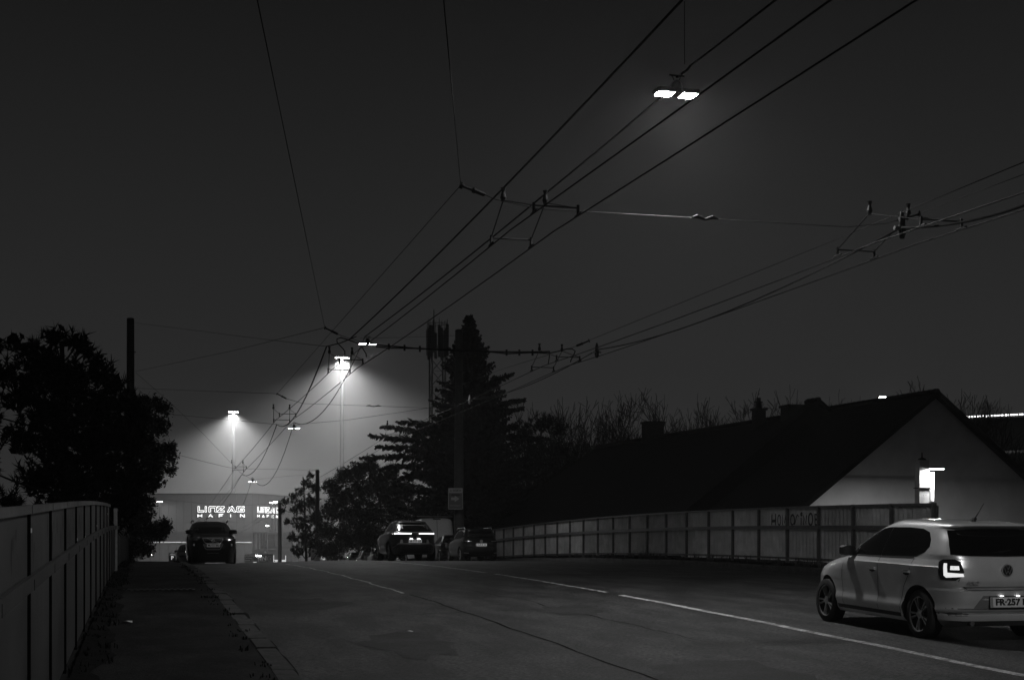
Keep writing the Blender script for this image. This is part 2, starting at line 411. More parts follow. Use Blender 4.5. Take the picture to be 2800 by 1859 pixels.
# right: corrugated sheets in two rows, heavy rails
FR = 18.2
fr = tag(empty('corrugated_fence', (FR, 30.3, verge_z(FR, 30.3))), 'long corrugated metal fence with graffiti across the road', 'fence')
def fr_s(n): return 30.3 + 2.0 * n
def Q(l, s, h): return Vector((l, s, verge_z(FR, s) + h))
for n in range(0, 31):
    s0, s1 = fr_s(n), fr_s(n + 1)
    mb = MB(); w = .10 if n == 0 else .075
    mb.box(Q(FR, s0, .80), (.08, w, 1.72)); rel(mb, 'post', M['rail'], fr)
    if n == 30: break
    for (nm, h0, h1) in (('lower_sheet', .10, 1.0), ('upper_sheet', 1.10, 1.60)):
        mb = MB(); far = n > 12
        corr(mb, Vector((FR + .10, s0 + .03, 0)), Vector((FR + .10, s1 - .03, 0)), Q(0, s0, h0).z, Q(0, s1, h0).z, Q(0, s0, h1).z, Q(0, s1, h1).z, 9, .062, Vector((1, 0, 0)))
        rel(mb, nm, M['fence'], fr, smooth=30)
    for (nm, h, w, d) in (('top_rail', 1.625, .05, .06), ('middle_rail', 1.05, .06, .11), ('bottom_rail', .16, .05, .05)):
        mb = MB(); mb.bar(Q(FR - .0, s0 + .04, h), Q(FR - .0, s1 - .04, h), w, d); rel(mb, nm, M['rail'], fr)
# sprayed letters on the upper sheets, painted strokes that follow the metal
def stroke(pts, w, s0, parent, m, name='graffiti_stroke'):
    """pts: (metres along the fence towards the camera-right, height)"""
    mb = MB(); vs = []; n = len(pts)
    for i, (u, h) in enumerate(pts):
        a = pts[max(i - 1, 0)]; b = pts[min(i + 1, n - 1)]; dx, dy = b[0] - a[0], b[1] - a[1]; L = math.hypot(dx, dy) or 1
        nx, ny = -dy / L * w / 2, dx / L * w / 2
        for q in (1, -1):
            s = s0 - u - nx * q; vs.append((FR + .037, s, verge_z(FR, s) + h + ny * q))
    mb.add(vs, [(2*i, 2*i + 1, 2*i + 3, 2*i + 2) for i in range(n - 1)])
    rel(mb, name, m, parent)
def arc(cx, cy, rx, ry, a0, a1, n=10): return [(cx + rx * math.cos(R(a0 + (a1 - a0) * i / n)), cy + ry * math.sin(R(a0 + (a1 - a0) * i / n))) for i in range(n + 1)]
G0 = fr_s(5) - .85       # the word runs over two panels
for pts, w in (
    ([(.0, 1.12), (.02, 1.45)], .07), ([(.0, 1.24), (.28, 1.25)], .08), ([(.28, 1.12), (.27, 1.47)], .07),
    (arc(.52, 1.27, .11, .15, -60, 300), .05), ([(.75, 1.12), (.73, 1.42), (.88, 1.18), (1.0, 1.5)], .06),
    ([(1.03, 1.13), (1.03, 1.42)], .05),
    (arc(1.42, 1.27, .13, .15, -70, 280), .06), ([(1.55, 1.12), (1.68, 1.36), (1.75, 1.42), (1.82, 1.36)], .05),
    ([(1.98, 1.12), (1.98, 1.33)], .06), (arc(2.0, 1.43, .04, .03, 0, 360), .07),
    ([(2.14, 1.12), (2.12, 1.40), (2.3, 1.14), (2.33, 1.4)], .06), (arc(2.58, 1.28, .13, .17, -80, 290), .06),
    ([(2.86, 1.12), (2.85, 1.42), (3.0, 1.4)], .06), ([(2.86, 1.28), (3.0, 1.27)], .06), ([(2.86, 1.12), (3.02, 1.13)], .05)):
    stroke(pts, w, G0, fr, M['paintblack'])
for u in (3.45, 3.62, 3.95):
    stroke([(u, 1.14), (u + .06, 1.3), (u + .02, 1.42)], .025, G0, fr, M['grey'])

# ------------------------------------------------------------------ concrete poles
def pole(base, h, r0, r1, label, m='pole', bands=(), name='concrete_pole'):
    o = tag(empty(name, base), label, 'pole')
    mb = MB(); n = 8; mb.tube([(0, 0, -.3 + (h + .3) * i / n) for i in range(n + 1)], [r0 + (r1 - r0) * i / n for i in range(n + 1)], 20)
    mb.build('shaft', M[m], o, smooth=40)
    mb = MB(); mb.tube([(0, 0, h), (0, 0, h + .05)], [r1 * .98, r1 * .7], 20); mb.build('top_cap', M['darksteel'], o)
    for b in bands:
        r = r0 + (r1 - r0) * b / h + .012
        mb = MB(); mb.tube([(0, 0, b - .05), (0, 0, b + .05)], r, 20); mb.box((r + .03, 0, b), (.08, .06, .06)); mb.build('clamp_band', M['darksteel'], o)
    return o
def ground_under(px, depth, side_z):
    p = at(px, HORIZON, depth); p.z = side_z(p.x, p.y); return p
pA = ground_under(360, 80, lambda l, s: pave_z(-.9, s)); pA.x = -.80
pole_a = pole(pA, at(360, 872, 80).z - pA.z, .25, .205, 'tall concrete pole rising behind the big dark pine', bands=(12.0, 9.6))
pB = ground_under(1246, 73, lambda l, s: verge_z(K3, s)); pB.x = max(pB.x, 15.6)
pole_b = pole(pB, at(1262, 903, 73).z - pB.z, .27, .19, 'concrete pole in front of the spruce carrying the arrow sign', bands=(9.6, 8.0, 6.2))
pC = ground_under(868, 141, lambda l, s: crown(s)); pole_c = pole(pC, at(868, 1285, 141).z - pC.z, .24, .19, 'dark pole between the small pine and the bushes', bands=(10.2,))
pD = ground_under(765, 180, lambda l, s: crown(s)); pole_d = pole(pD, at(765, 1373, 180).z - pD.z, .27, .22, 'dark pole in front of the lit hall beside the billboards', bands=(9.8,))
mb = MB(); mb.box((0, 0, 1.2), (2.2, .7, 1.1)); mb.build('junction_box', M['black'], pole_d)

# ------------------------------------------------------------------ trolleybus wires
def poly(name, pts, r, label, cat, group=None, m='wire', n=5, sag=0, seg=10, parent=None):
    out = []
    for a, b in zip(pts[:-1], pts[1:]):
        a, b = Vector(a), Vector(b)
        for i in range(seg if sag else 1):
            t = i / (seg if sag else 1); p = a.lerp(b, t); p.z -= sag * 4 * t * (1 - t); out.append(p)
    out.append(Vector(pts[-1]))
    mb = MB(); mb.tube(out, r, n)
    o = mb.build(name, M[m], parent, smooth=0, loc=None if parent else out[0])
    if label: tag(o, label, cat, group)
    return o
CH = 5.62
SUP_L = [-14, 20.2, 40.2, 57.2, 85.0, 118, 150, 190, 225]
SUP_R = [-14, 19.2, 37.4, 62, 92, 122, 155, 190, 225]
def contact(l, sups, ch, label):
    pts = [Vector((l + .08 * math.sin(i * 1.3), s, crown(s) + ch)) for i, s in enumerate(sups)]
    return poly('contact_wire', pts, .0105, label, 'wire', 'trolleybus contact wires', sag=.05, seg=6)
LA, LB, RA, RB = 5.12, 5.76, 10.5, 11.14
contact(LA, SUP_L, CH, 'left wire of the trolleybus pair over the near lane')
contact(LB, SUP_L, CH, 'right wire of the trolleybus pair over the near lane')
contact(RA, SUP_R, CH - .08, 'left wire of the trolleybus pair over the far lane')
contact(RB, SUP_R, CH - .08, 'right wire of the trolleybus pair over the far lane')

def hanger(la, lb, s, ch, k, label, drop=.30, i=0):
    """spreader frame that carries one pair of contact wires"""
    z = crown(s) + ch; o = tag(empty('wire_hanger', ((la + lb) / 2, s, z)), label, 'wire hanger', 'trolleybus wire hangers')
    x = (lb - la) / 2; dx = .08 * math.sin(i * 1.3)
    g = slope_at(s)
    for e in (-1, 1):
        mb = MB(); ye = e * 1.25 * k
        mb.tube([(-x + dx, ye, .10 + g*ye), (x + dx, ye, .10 + g*ye)], .012, 6); mb.build('spreader_bar', M['insul'], o)
        for q in (-1, 1):
            mb = MB(); mb.tube([(q*x + dx, ye, .14 + g*ye), (q*x + dx, ye, .0 + g*ye)], .022, 6); mb.tube([(q*x + dx, ye - .12, .005 + g*ye), (q*x + dx, ye + .12, .005 + g*ye)], .018, 6); mb.build('wire_clamp', M['insul'], o)
            mb = MB(); mb.tube([(q*x + dx, ye, .10 + g*ye), (q*x - .12 + dx, 0, drop + .12)], .009, 5); mb.build('stay_rod', M['wire'], o)
    for q in (-1, 1):
        mb = MB(); mb.tube([(q*x - .12 + dx, 0, drop + .10), (q*x - .12 + dx, 0, drop + .16), (q*x - .12 + dx, 0, drop + .24), (q*x - .12 + dx, 0, drop + .30)], [.03, .045, .022, .04], 8); mb.build('insulator', M['insul'], o)
    return o
for i, (s, k, nm) in enumerate(((20.2, 1, 'nearest'), (40.2, 1, 'second'), (57.2, 1, 'third'), (85.0, 1, 'fourth'))):
    hanger(LA, LB, s, CH, k, nm + ' hanger frame on the wire pair over the near lane', i=i + 1)
for i, (s, k, nm) in enumerate(((19.2, 1, 'nearest'), (37.4, 1, 'second'), (62, 1, 'third'))):
    hanger(RA, RB, s, CH - .08, k, nm + ' hanger frame on the wire pair over the far lane', i=i + 1)

def rod_insulator(a, b, label):
    a, b = Vector(a), Vector(b); o = tag(empty('rod_insulator', a), label, 'insulator', 'rod insulators at the wire ends')
    d = b - a; mb = MB(); mb.tube([(0, 0, 0), d], .02, 6); mb.build('rod', M['insul'], o)
    mb = MB(); mb.tube([d * 0, d * .06, d * .07, d * .5, d * .51, d * .57, d * .58, d * .95], [.05, .05, .022, .022, .045, .045, .034, .034], 8); mb.build('shed', M['insul'], o)
    return o
def egg(p, label, L=.5):
    o = tag(empty('strain_insulator', p), label, 'insulator', 'strain insulators in the span wires')
    mb = MB(); mb.tube([(-L/2, 0, 0), (-L*.3, 0, .02), (0, 0, -.02), (L*.3, 0, .02), (L/2, 0, 0)], [.012, .032, .018, .032, .012], 8); mb.build('body', M['insul'], o, smooth=50); return o
W = lambda pts, r, label, m='wire', sag=0, name='span_wire': poly(name, [at(*p) for p in pts], r, label, 'wire', None, m, sag=sag)
# nearest span
rod_insulator(at(1260, 507, 20.6), at(1326, 533, 20.8), 'stubby rod insulator left of the nearest hanger frame')
W([(1210, -30, 14.0), (1260, 507, 20.6)], .007, 'steep wire from the top edge down to the nearest rod insulator')
W([(1326, 533, 20.8), (1352, 545, 20.9), (1470, 571, 20.9), (1542, 576, 21.0), (1900, 596, 21.3), (2318, 621, 21.6), (2424, 611, 21.3), (2455, 602, 21.2)], .006, 'span wire crossing the road between the two nearest hanger frames')
egg(at(1928, 597, 21.3), 'strain insulator in the nearest span wire under the bright lamp', .42)
rod_insulator(at(2515, 584, 21.0), at(2452, 602, 21.2), 'rod insulator at the right of the nearest far lane hanger')
W([(2515, 584, 21.0), (2850, 458, 18.0)], .005, 'thin wire leaving the frame from the far lane rod insulator')
W([(1260, 507, 20.6), (757, 1077, 57)], .006, 'long slanting wire joining the nearest and third rod insulators', name='tie_wire')
W([(1610, 931, 39.5), (2389, 613, 21.8), (2850, 423, 16.5)], .007, 'upper slanting wire over the far lane pair', name='tie_wire')
# second span
rod_insulator(at(888, 896, 41), at(925, 914, 41), 'rod insulator left of the second hanger frame')
W([(695, -40, 15), (888, 896, 41)], .007, 'long steep wire from the top edge to the second rod insulator')
W([(371, 1015, 79), (640, 958, 58), (888, 896, 41)], .008, 'guy wire rising from the left pole to the second rod insulator', name='guy_wire')
W([(371, 883, 79), (700, 925, 55), (893, 947, 42)], .007, 'topmost thin guy wire from the left pole', name='guy_wire')
W([(925, 914, 41), (945, 922, 41), (1000, 938, 41), (1030, 944, 41)], .007, 'short span wire above the second hanger frame')
W([(893, 947, 42), (930, 938, 42), (955, 928, 42), (975, 920, 42)], .016, 'dark cable end looped beside the second hanger frame', m='rubber', name='feeder_cable')
W([(985, 925, 60), (1165, 921, 73), (1250, 918, 73)], .007, 'faint level wire behind the lit lamp towards the spruce')
for k, dy in enumerate((0, 5)):
    W([(1028, 943 + dy, 41), (1064, 946 + dy, 41), (1106, 949 + dy * .6, 41.5), (1150, 954 - dy * .3, 42), (1210, 955 + dy * .4, 42), (1345, 961 + dy * .3, 41), (1385, 962 + dy, 40.5), (1450, 962 + dy * .4, 40), (1482, 962 + dy * .6, 39.6), (1503, 961 + dy, 39.4)], .02, ('upper' if k == 0 else 'lower') + ' strand of the thick feeder crossing between the wire pairs', m='rubber', name='feeder_cable')
for i, (x, y) in enumerate(((1063, 948), (1106, 951), (1148, 954), (1385, 964), (1420, 964), (1456, 964))):
    o = tag(empty('cable_clip', at(x, y, 41)), ('clip on the thick crossing feeder, number %s from the left' % ('one two three four five six'.split()[i])), 'clip', 'clips on the crossing feeder')
    mb = MB(); mb.box((0, 0, 0), (.05, .05, .17)); mb.build('body', M['insul'], o)
W([(978, 938, 41), (955, 930, 41), (932, 923, 41), (921, 927, 41), (922, 936, 41), (930, 945, 41), (938, 953, 41), (943, 961, 41), (943, 970, 41)], .017, 'thick looping jumper cable at the second hanger frame', m='rubber', name='jumper_cable')
W([(988, 946, 41), (994, 956, 41), (1001, 967, 41), (1002, 976, 41)], .016, 'short curved jumper below the lit lamp', m='rubber', name='jumper_cable')
W([(1482, 963, 39.5), (1500, 966, 39.5), (1528, 960, 39.5), (1550, 954, 39.5), (1565, 954, 39.5), (1573, 960, 39.5), (1568, 972, 39.5), (1561, 985, 39.5), (1560, 990, 39.5)], .016, 'looping jumper cable at the second far lane hanger', m='rubber', name='jumper_cable')
W([(1503, 962, 39.4), (1502, 976, 39.4), (1499, 995, 39.5)], .016, 'short jumper dropping to the far lane wires', m='rubber', name='jumper_cable')
rod_insulator(at(1612, 931, 39.5), at(1575, 946, 39.5), 'rod insulator above the second far lane hanger')
W([(1575, 946, 39.5), (1566, 950, 39.5), (1500, 966, 39.5)], .006, 'short wire holding the second far lane hanger')
W([(1500, 970, 39.5), (1378, 1007, 60), (1240, 1060, 73)], .006, 'thin wire falling from the far lane hanger into the spruce', name='tie_wire')
# third span
rod_insulator(at(757, 1076, 58), at(784, 1090, 58), 'small rod insulator left of the third hanger frame')
W([(371, 1061, 79), (560, 1069, 68), (757, 1076, 58)], .008, 'level guy wire from the left pole to the third rod insulator', name='guy_wire')
W([(784, 1090, 58), (829, 1103, 58), (1000, 1109, 63), (1170, 1115, 70), (1246, 1117, 73)], .008, 'span wire from the third hanger frame to the arrow sign pole')
egg(at(1022, 1110, 64), 'strain insulator in the third span wire', .7)
W([(371, 1018, 79), (470, 1105, 80), (560, 1190, 81), (655, 1290, 84)], .008, 'diagonal guy wire falling right from the left pole', name='guy_wire')
W([(452, 1131, 86), (600, 1145, 87), (757, 1160, 88), (804, 1161, 88), (950, 1148, 86), (1095, 1127, 80), (1190, 1112, 75)], .010, 'span wire carrying the third hanging lamp')
W([(490, 1244, 86), (560, 1262, 86), (622, 1277, 86), (652, 1281, 86), (780, 1283, 100), (868, 1286, 141)], .010, 'span wire from the fourth hanger frame to the dark pole')
W([(655, 1290, 110), (690, 1311, 121.6), (790, 1301, 132), (868, 1296, 141)], .011, 'span wire carrying the fourth hanging lamp')
W([(440, 1365, 180), (630, 1383, 171.6), (765, 1376, 180)], .013, 'faint span wire carrying the farthest hanging lamp')
# feeder cables that run along the street in long swags
def swag(name, pts, sags, r, label, m='rubber', seg=12):
    out = []
    for (a, b), sg in zip(zip(pts[:-1], pts[1:]), sags):
        a, b = Vector(a), Vector(b)
        for i in range(seg):
            t = i / seg; p = a.lerp(b, t); p.z -= sg * 4 * t * (1 - t); out.append(p)
    out.append(Vector(pts[-1])); mb = MB(); mb.tube(out, r, 6)
    return tag(mb.build(name, M[m], smooth=0, loc=out[0]), label, 'cable')
swag('feeder_cable', [at(1960, -100, 15.5), at(955, 928, 41)], [.12], .017, 'thick straight feeder cable above the near lane wires')
swag('feeder_cable', [at(893, 947, 42), at(757, 1160, 88), at(661, 1297, 121), at(560, 1420, 172)], [.9, 1.1, .6], .022, 'sagging feeder cable left of the hanging lamps')
swag('feeder_cable', [at(2850, 543, 18), at(2466, 622, 20.6)], [.1], .018, 'thick feeder cable leaving the frame at the right')
swag('feeder_cable', [at(2455, 628, 20.7), at(1634, 956, 38.5), at(1284, 1092, 62)], [.28, .3], .013, 'sagging feeder cable along the far lane wires')
for (x, y, z, lb) in ((2466, 615, 20.7, 'bulky cable joint on the nearest far lane hanger'), (1632, 958, 38.5, 'small cable joint on the second far lane hanger'), (1284, 1092, 62, 'pale cable joint in front of the spruce')):
    o = tag(empty('cable_joint', at(x, y, z)), lb, 'cable joint')
    mb = MB(); mb.tube([(0, 0, -.20), (0, 0, -.12), (0, 0, .1), (0, 0, .2)], [.035, .06, .045, .02], 10); mb.build('body', M['insul'] if z < 50 else M['steel'], o, smooth=40)
    mb = MB(); mb.tube([(-.12, 0, -.05), (.12, 0, -.05)], .03, 8); mb.build('sleeve', M['steel'], o, smooth=40)
# ------------------------------------------------------------------ hanging street lamps
def street_lamp(p, label, strength, lit=True, sc=1.0):
    o = tag(empty('hanging_lamp', p), label, 'street lamp', 'lamps hung over the middle of the street'); o.scale = (.82, .82, .82)
    lens = mat('lens_of_lamp', .8, .3, emit=strength)
    mb = MB()
    for q in (-1, 1):
        poly2 = [(q*.04, -.20), (q*.40, -.21), (q*.46, -.13), (q*.46, .13), (q*.40, .21), (q*.04, .20)]
        if q < 0: poly2 = poly2[::-1]
        mb.prism(poly2, Matrix.Translation((0, 0, 0)), .055)
    mb.box((0, 0, .03), (.12, .3, .08))
    mb.build('housing', M['darksteel'], o)
    for q in (-1, 1):
        mb = MB(); pl = [(q*.08, -.17), (q*.39, -.18), (q*.43, -.11), (q*.43, .11), (q*.39, .18), (q*.08, .17)]
        if q > 0: pl = pl[::-1]
        mb.add([(x, y, -.004) for x, y in pl], [tuple(range(6))]); mb.build('lens', lens, o)
        mb = MB()
        for a, b in zip(pl, pl[1:] + pl[:1]): mb.bar((a[0], a[1], -.012), (b[0], b[1], -.012), .014, .030)
        mb.build('lens_rim', M['darksteel'], o)
    mb = MB(); mb.tube([(0, 0, .06), (0, 0, .10), (0, 0, .2), (0, 0, .26)], [.15, .13, .10, .05], 14); mb.build('hub', M['darksteel'], o, smooth=50)
    mb = MB(); mb.tube([(-.16, 0, .36), (.16, 0, .36)], .018, 6); mb.tube([(-.04, 0, .24), (-.1, 0, .36)], .012, 5); mb.tube([(.04, 0, .24), (.1, 0, .36)], .012, 5); mb.build('hanger', M['darksteel'], o)
    return o
lampP = [at(1850, 257, 23.0), at(1005, 940, 58.3), at(804, 1170, 88.3), at(690, 1316, 121.6), at(630, 1384, 171.6)]
LAMP_L = 1250.0
lamp0 = Vector((8.5, 4.0, 8.8))
for p, lb in zip(lampP, ('brightest twin lens street lamp hanging at the upper right', 'lit street lamp beside the floodlight mast glow', 'small dark hanging lamp above the swagged cables', 'hanging lamp just above the hall roof line', 'tiny hanging lamp in front of the hall sign')):
    street_lamp(p, lb, LAMP_L)
street_lamp(lamp0, 'street lamp hanging straight above the camera, out of view', LAMP_L)
swag('lamp_cable', [lamp0 + Vector((0, 0, .36)), at(1888, 180, 23.2)], [.15], .018, 'thick cable running from the top right edge to the brightest lamp')
swag('lamp_cable', [at(1888, 180, 23.2), at(1866, 200, 23.15), lampP[0] + Vector((0, 0, .28))], [.02, .02], .022, 'short twisted tail above the brightest lamp')
swag('lamp_cable', [at(1806, 268, 23.3), lampP[1] + Vector((-.1, 0, .3)), lampP[2] + Vector((0, 0, .36)), lampP[3] + Vector((0, 0, .36)), lampP[4] + Vector((0, 0, .36))], [.1, 1.25, 2.0, 1.7], .019, 'long cable linking the hanging lamps in swags')
W([(1871, -40, 23.1), (1872, 176, 23.2)], .006, 'vertical thin wire above the brightest lamp')

# ------------------------------------------------------------------ floodlight masts in the harbour
def flood_mast(px, py, depth, label, power, foot=GROUND):
    top = at(px, py, depth); base = Vector((top.x, top.y, foot)); H = top.z - foot
    o = tag(empty('floodlight_mast', base), label, 'floodlight mast', 'floodlight masts in the harbour')
    mb = MB(); mb.tube([(0, 0, 0), (0, 0, H * .5), (0, 0, H)], [.5, .38, .22], 14); mb.build('shaft', M['blacksteel'], o, smooth=40)
    mb = MB(); mb.tube([(-1, 0, H - 1.7), (1, 0, H - 1.7)], .06, 6); mb.tube([(-1, 0, H - .9), (1, 0, H - .9)], .06, 6)
    for x in (-1, -.5, .5, 1): mb.tube([(x, 0, H - 1.7), (x, 0, H - .9)], .04, 5)
    mb.build('platform_rail', M['blacksteel'], o)
    mb = MB(); mb.box((0, 0, H - 1.75), (2, 1, .08)); mb.build('platform', M['blacksteel'], o)
    lens = mat('floodlight_lens', .8, .3, emit=25)
    for i in range(4):
        x = -.9 + i * .6
        fb = MB(); fb.box((0, 0, 0), (.5, .4, .14)); f = fb.build('floodlight', M['blacksteel'], o); f.location = (x, -.3, H); f.rotation_euler = (R(-28), 0, 0)
        lb = MB(); lb.add([(-.22, -.17, -.075), (-.22, .17, -.075), (.22, .17, -.075), (.22, -.17, -.075)], [(0, 1, 2, 3)]); lb.build('lens', lens, f)
    ld = bpy.data.lights.new('floodlight_beam', 'SPOT'); ld.energy = power; ld.spot_size = R(148); ld.spot_blend = .85; ld.shadow_soft_size = .6
    lo = bpy.data.objects.new('floodlight_beam', ld); col.objects.link(lo); lo.parent = o; lo.location = (0, -.6, H - .5)
    return o
FLOOD_W = 720000.0
flood_mast(935, 978, 236, 'tall floodlight mast with the broad glow above the swagged wires', FLOOD_W)
flood_mast(638, 1126, 331, 'shorter floodlight mast glowing left of the wires', FLOOD_W * 1.2)

# ------------------------------------------------------------------ mobile phone mast behind the spruce
tp = at(1196, 880, 200); TH = tp.z - GROUND; tb = Vector((tp.x, tp.y, GROUND))
tw = tag(empty('lattice_tower', tb), 'dark lattice radio tower with panel antennas beside the spruce', 'radio tower')
hw = .95
for i, (x, y) in enumerate(((-hw, -hw), (hw, -hw), (hw, hw), (-hw, hw))):
    mb = MB(); mb.tube([(x, y, 0), (x, y, TH - 3)], .12, 6); mb.build('leg', M['darksteel'], tw)
z = 4.0; k = 0
while z < TH - 4:
    for (a, b) in (((-hw, -hw), (hw, -hw)), ((hw, -hw), (hw, hw)), ((hw, hw), (-hw, hw)), ((-hw, hw), (-hw, -hw))):
        if k % 2: a, b = b, a
        mb = MB(); mb.bar((a[0], a[1], z), (b[0], b[1], z + 2.2), .11); mb.build('brace', M['darksteel'], tw)
    mb = MB(); mb.bar((-hw, -hw, z), (hw, -hw, z), .06); mb.build('strut', M['darksteel'], tw)
    z += 2.2; k += 1
for i in range(10):
    a = 6.283 * i / 10 + .3; x, y = 1.4 * math.cos(a), 1.4 * math.sin(a)
    mb = MB(); mb.box((x, y, TH - 2.6 - .3 * (i % 3)), (.38, .22, 3.7 + .8 * (i % 2))); mb.build('antenna_panel', M['darksteel'], tw)
    mb = MB(); mb.tube([(x * 1.02, y * 1.02, TH - 4.5), (x * 1.02, y * 1.02, TH + .05 + .3 * (i % 2))], .05, 5); mb.build('antenna_pole', M['darksteel'], tw)
mb = MB(); mb.tube([(1.3 * math.cos(6.283 * i / 16), 1.3 * math.sin(6.283 * i / 16), TH - .3) for i in range(17)], .05, 5); mb.build('ring_rail', M['darksteel'], tw)
mb = MB(); mb.tube([(-.5, 0, TH - 4), (-.5, 0, TH + 1.7)], [.12, .07], 6); mb.build('lightning_rod', M['darksteel'], tw)

# ------------------------------------------------------------------ harbour hall with the neon name
HZ = 258.0
hallC = at(689, HORIZON, HZ); hallL = at(250, HORIZON, HZ); roofz = at(600, 1349, HZ).z
hall = tag(empty('harbour_hall', (hallC.x, hallC.y, GROUND)), 'large pale harbour hall with lit outlined lettering on two faces', 'hall')
HH = roofz - GROUND
Rm = Matrix((CAM_R, CAM_F, Vector((0, 0, 1)))).transposed()           # local axes: x across the view, y away, z up
d2 = (CAM_R * math.cos(R(72)) + CAM_F * math.sin(R(72)))
def F1(u, z, out=0): return Rm @ Vector((-u, -out, z))                 # front face: u metres left of the corner
n2 = Vector((d2.y, -d2.x, 0))
def F2(u, z, out=0): return d2 * u + n2 * out + Vector((0, 0, z))      # right face
U1, U2 = 30.0, 34.0
mb = MB()
back = Rm @ Vector((-U1, 40, 0)); corner2 = d2 * U2
vs = [F1(0, 0), F1(U1, 0), back, back + corner2, corner2 + Vector((0, 0, 0))]
mb.add(vs + [v + Vector((0, 0, HH)) for v in vs], [(0, 5, 6, 1), (1, 6, 7, 2), (2, 7, 8, 3), (3, 8, 9, 4), (4, 9, 5, 0), (5, 9, 8, 7, 6)])
mb.build('wall', M['halldark'], hall)
zb0 = at(500, 1482, HZ).z - GROUND; zb1 = at(500, 1455, HZ).z - GROUND; zl = at(500, 1427, HZ).z - GROUND
def hall_panels(F, U, w, rows):
    u = .0
    while u < U - .1:
        e = min(u + w, U)
        for z0, z1, m in rows:
            mb = MB(); a, b = u + .03, e - .03
            mb.add([F(a, z0 + .03, .02), F(b, z0 + .03, .02), F(b, z1 - .03, .02), F(a, z1 - .03, .02), F(a, z0 + .03, .10), F(b, z0 + .03, .10), F(b, z1 - .03, .10), F(a, z1 - .03, .10)],
                   [(4, 7, 6, 5), (0, 4, 5, 1), (1, 5, 6, 2), (2, 6, 7, 3), (3, 7, 4, 0), (0, 1, 2, 3)])
            mb.build('cladding_panel', M[m], hall)
        u = e
hall_panels(F1, U1, 1.37, ((0, zb0, 'hall'), (zb0, zb1, 'halldark'), (zb1, zl, 'hall'), (zl, HH - .1, 'hall')))
hall_panels(F2, U2, 2.4, ((0, zb0, 'hall'), (zb0, zb1, 'halldark'), (zb1, zl, 'hall'), (zl, HH - .1, 'hall')))
mb = MB(); mb.bar(F1(0, zb0, .2), F1(U1, zb0, .2), .16); mb.build('light_ledge', M['white'], hall)
mb = MB(); mb.bar(F1(-.1, HH - .04, .14), F1(U1, HH - .04, .14), .14); mb.bar(F2(0, HH - .04, .14), F2(U2, HH - .04, .14), .14); mb.build('roof_edge', M['darksteel'], hall)
# letters, drawn as tubes of light
def outline(kind):
    """closed contours of the letters in a unit box, wide style"""
    if kind == 'L': return [[(0, 1), (.26, 1), (.26, .26), (1, .26), (1, 0), (0, 0)]]
    if kind == 'I': return [[(0, 1), (1, 1), (1, 0), (0, 0)]]
    if kind == 'N': return [[(0, 0), (0, .9), (.1, 1), (.9, 1), (1, .9), (1, 0), (.76, 0), (.76, .74), (.24, .74), (.24, 0)]]
    if kind == 'Z': return [[(0, 1), (1, 1), (1, .8), (.42, .26), (1, .26), (1, 0), (0, 0), (0, .2), (.6, .74), (0, .74)]]
    if kind == 'A': return [[(0, 0), (.38, 1), (.62, 1), (1, 0), (.76, 0), (.5, .66), (.24, 0)], [(.42, .2), (.62, .2)]]
    if kind == 'G': return [[(1, 1), (.1, 1), (0, .9), (0, .1), (.1, 0), (.9, 0), (1, .1), (1, .56), (.48, .56), (.48, .4), (.78, .4), (.78, .22), (.22, .22), (.22, .78), (1, .78)]]
def neon_sign(F, u0, u1, zt, zb, zt2, zb2, left):
    """u0..u1 run left to right on the face"""
    w = u1 - u0
    spans = (('L', 0, .13), ('I', .155, .185), ('N', .235, .40), ('Z', .42, .57), ('A', .63, .815), ('G', .835, 1.0))
    for k, a, b in spans:
        mb = MB()
        for c in outline(k):
            pts = [F(u0 + w * (a + (b - a) * x), zb + (zt - zb) * y, .28) for x, y in c]
            if len(c) > 2: pts.append(pts[0])
            for p, q in zip(pts[:-1], pts[1:]): mb.bar(p, q, .10 if left else .09)
        mb.build('letter', M['neon'], hall)
    small = {'H': [[(0, 0), (0, 1)], [(1, 0), (1, 1)], [(0, .5), (1, .5)]], 'A': [[(0, 0), (.5, 1), (1, 0)], [(.2, .35), (.8, .35)]], 'F': [[(0, 0), (0, 1), (1, 1)], [(0, .5), (.8, .5)]],
             'E': [[(1, 0), (0, 0), (0, 1), (1, 1)], [(0, .5), (.8, .5)]], 'N': [[(0, 0), (0, 1), (1, 0), (1, 1)]], 'I': [[(.2, 0), (.2, 1)]]}
    lw = .085
    for i, k in enumerate('HAFEN'):
        a = (1 - lw) * i / 4; mb = MB()
        sk = small['I' if (left and k == 'E') else k]
        for c in sk:
            pts = [F(u0 + w * (a + lw * x), zb2 + (zt2 - zb2) * y, .28) for x, y in c]
            for p, q in zip(pts[:-1], pts[1:]): mb.bar(p, q, .15 if left else .12)
        mb.build('small_letter', M['neon'], hall)
zz = lambda y: at(600, y, HZ).z - GROUND
px2u = lambda x: (689 - x) / FPX * HZ
neon_sign(lambda u, z, o: F1(-u, z, o), -px2u(542), -px2u(669), zz(1384), zz(1399.5), zz(1405.5), zz(1413.5), True)
neon_sign(F2, 1.6, 9.6, zz(1384.5), zz(1400), zz(1406), zz(1413), False)
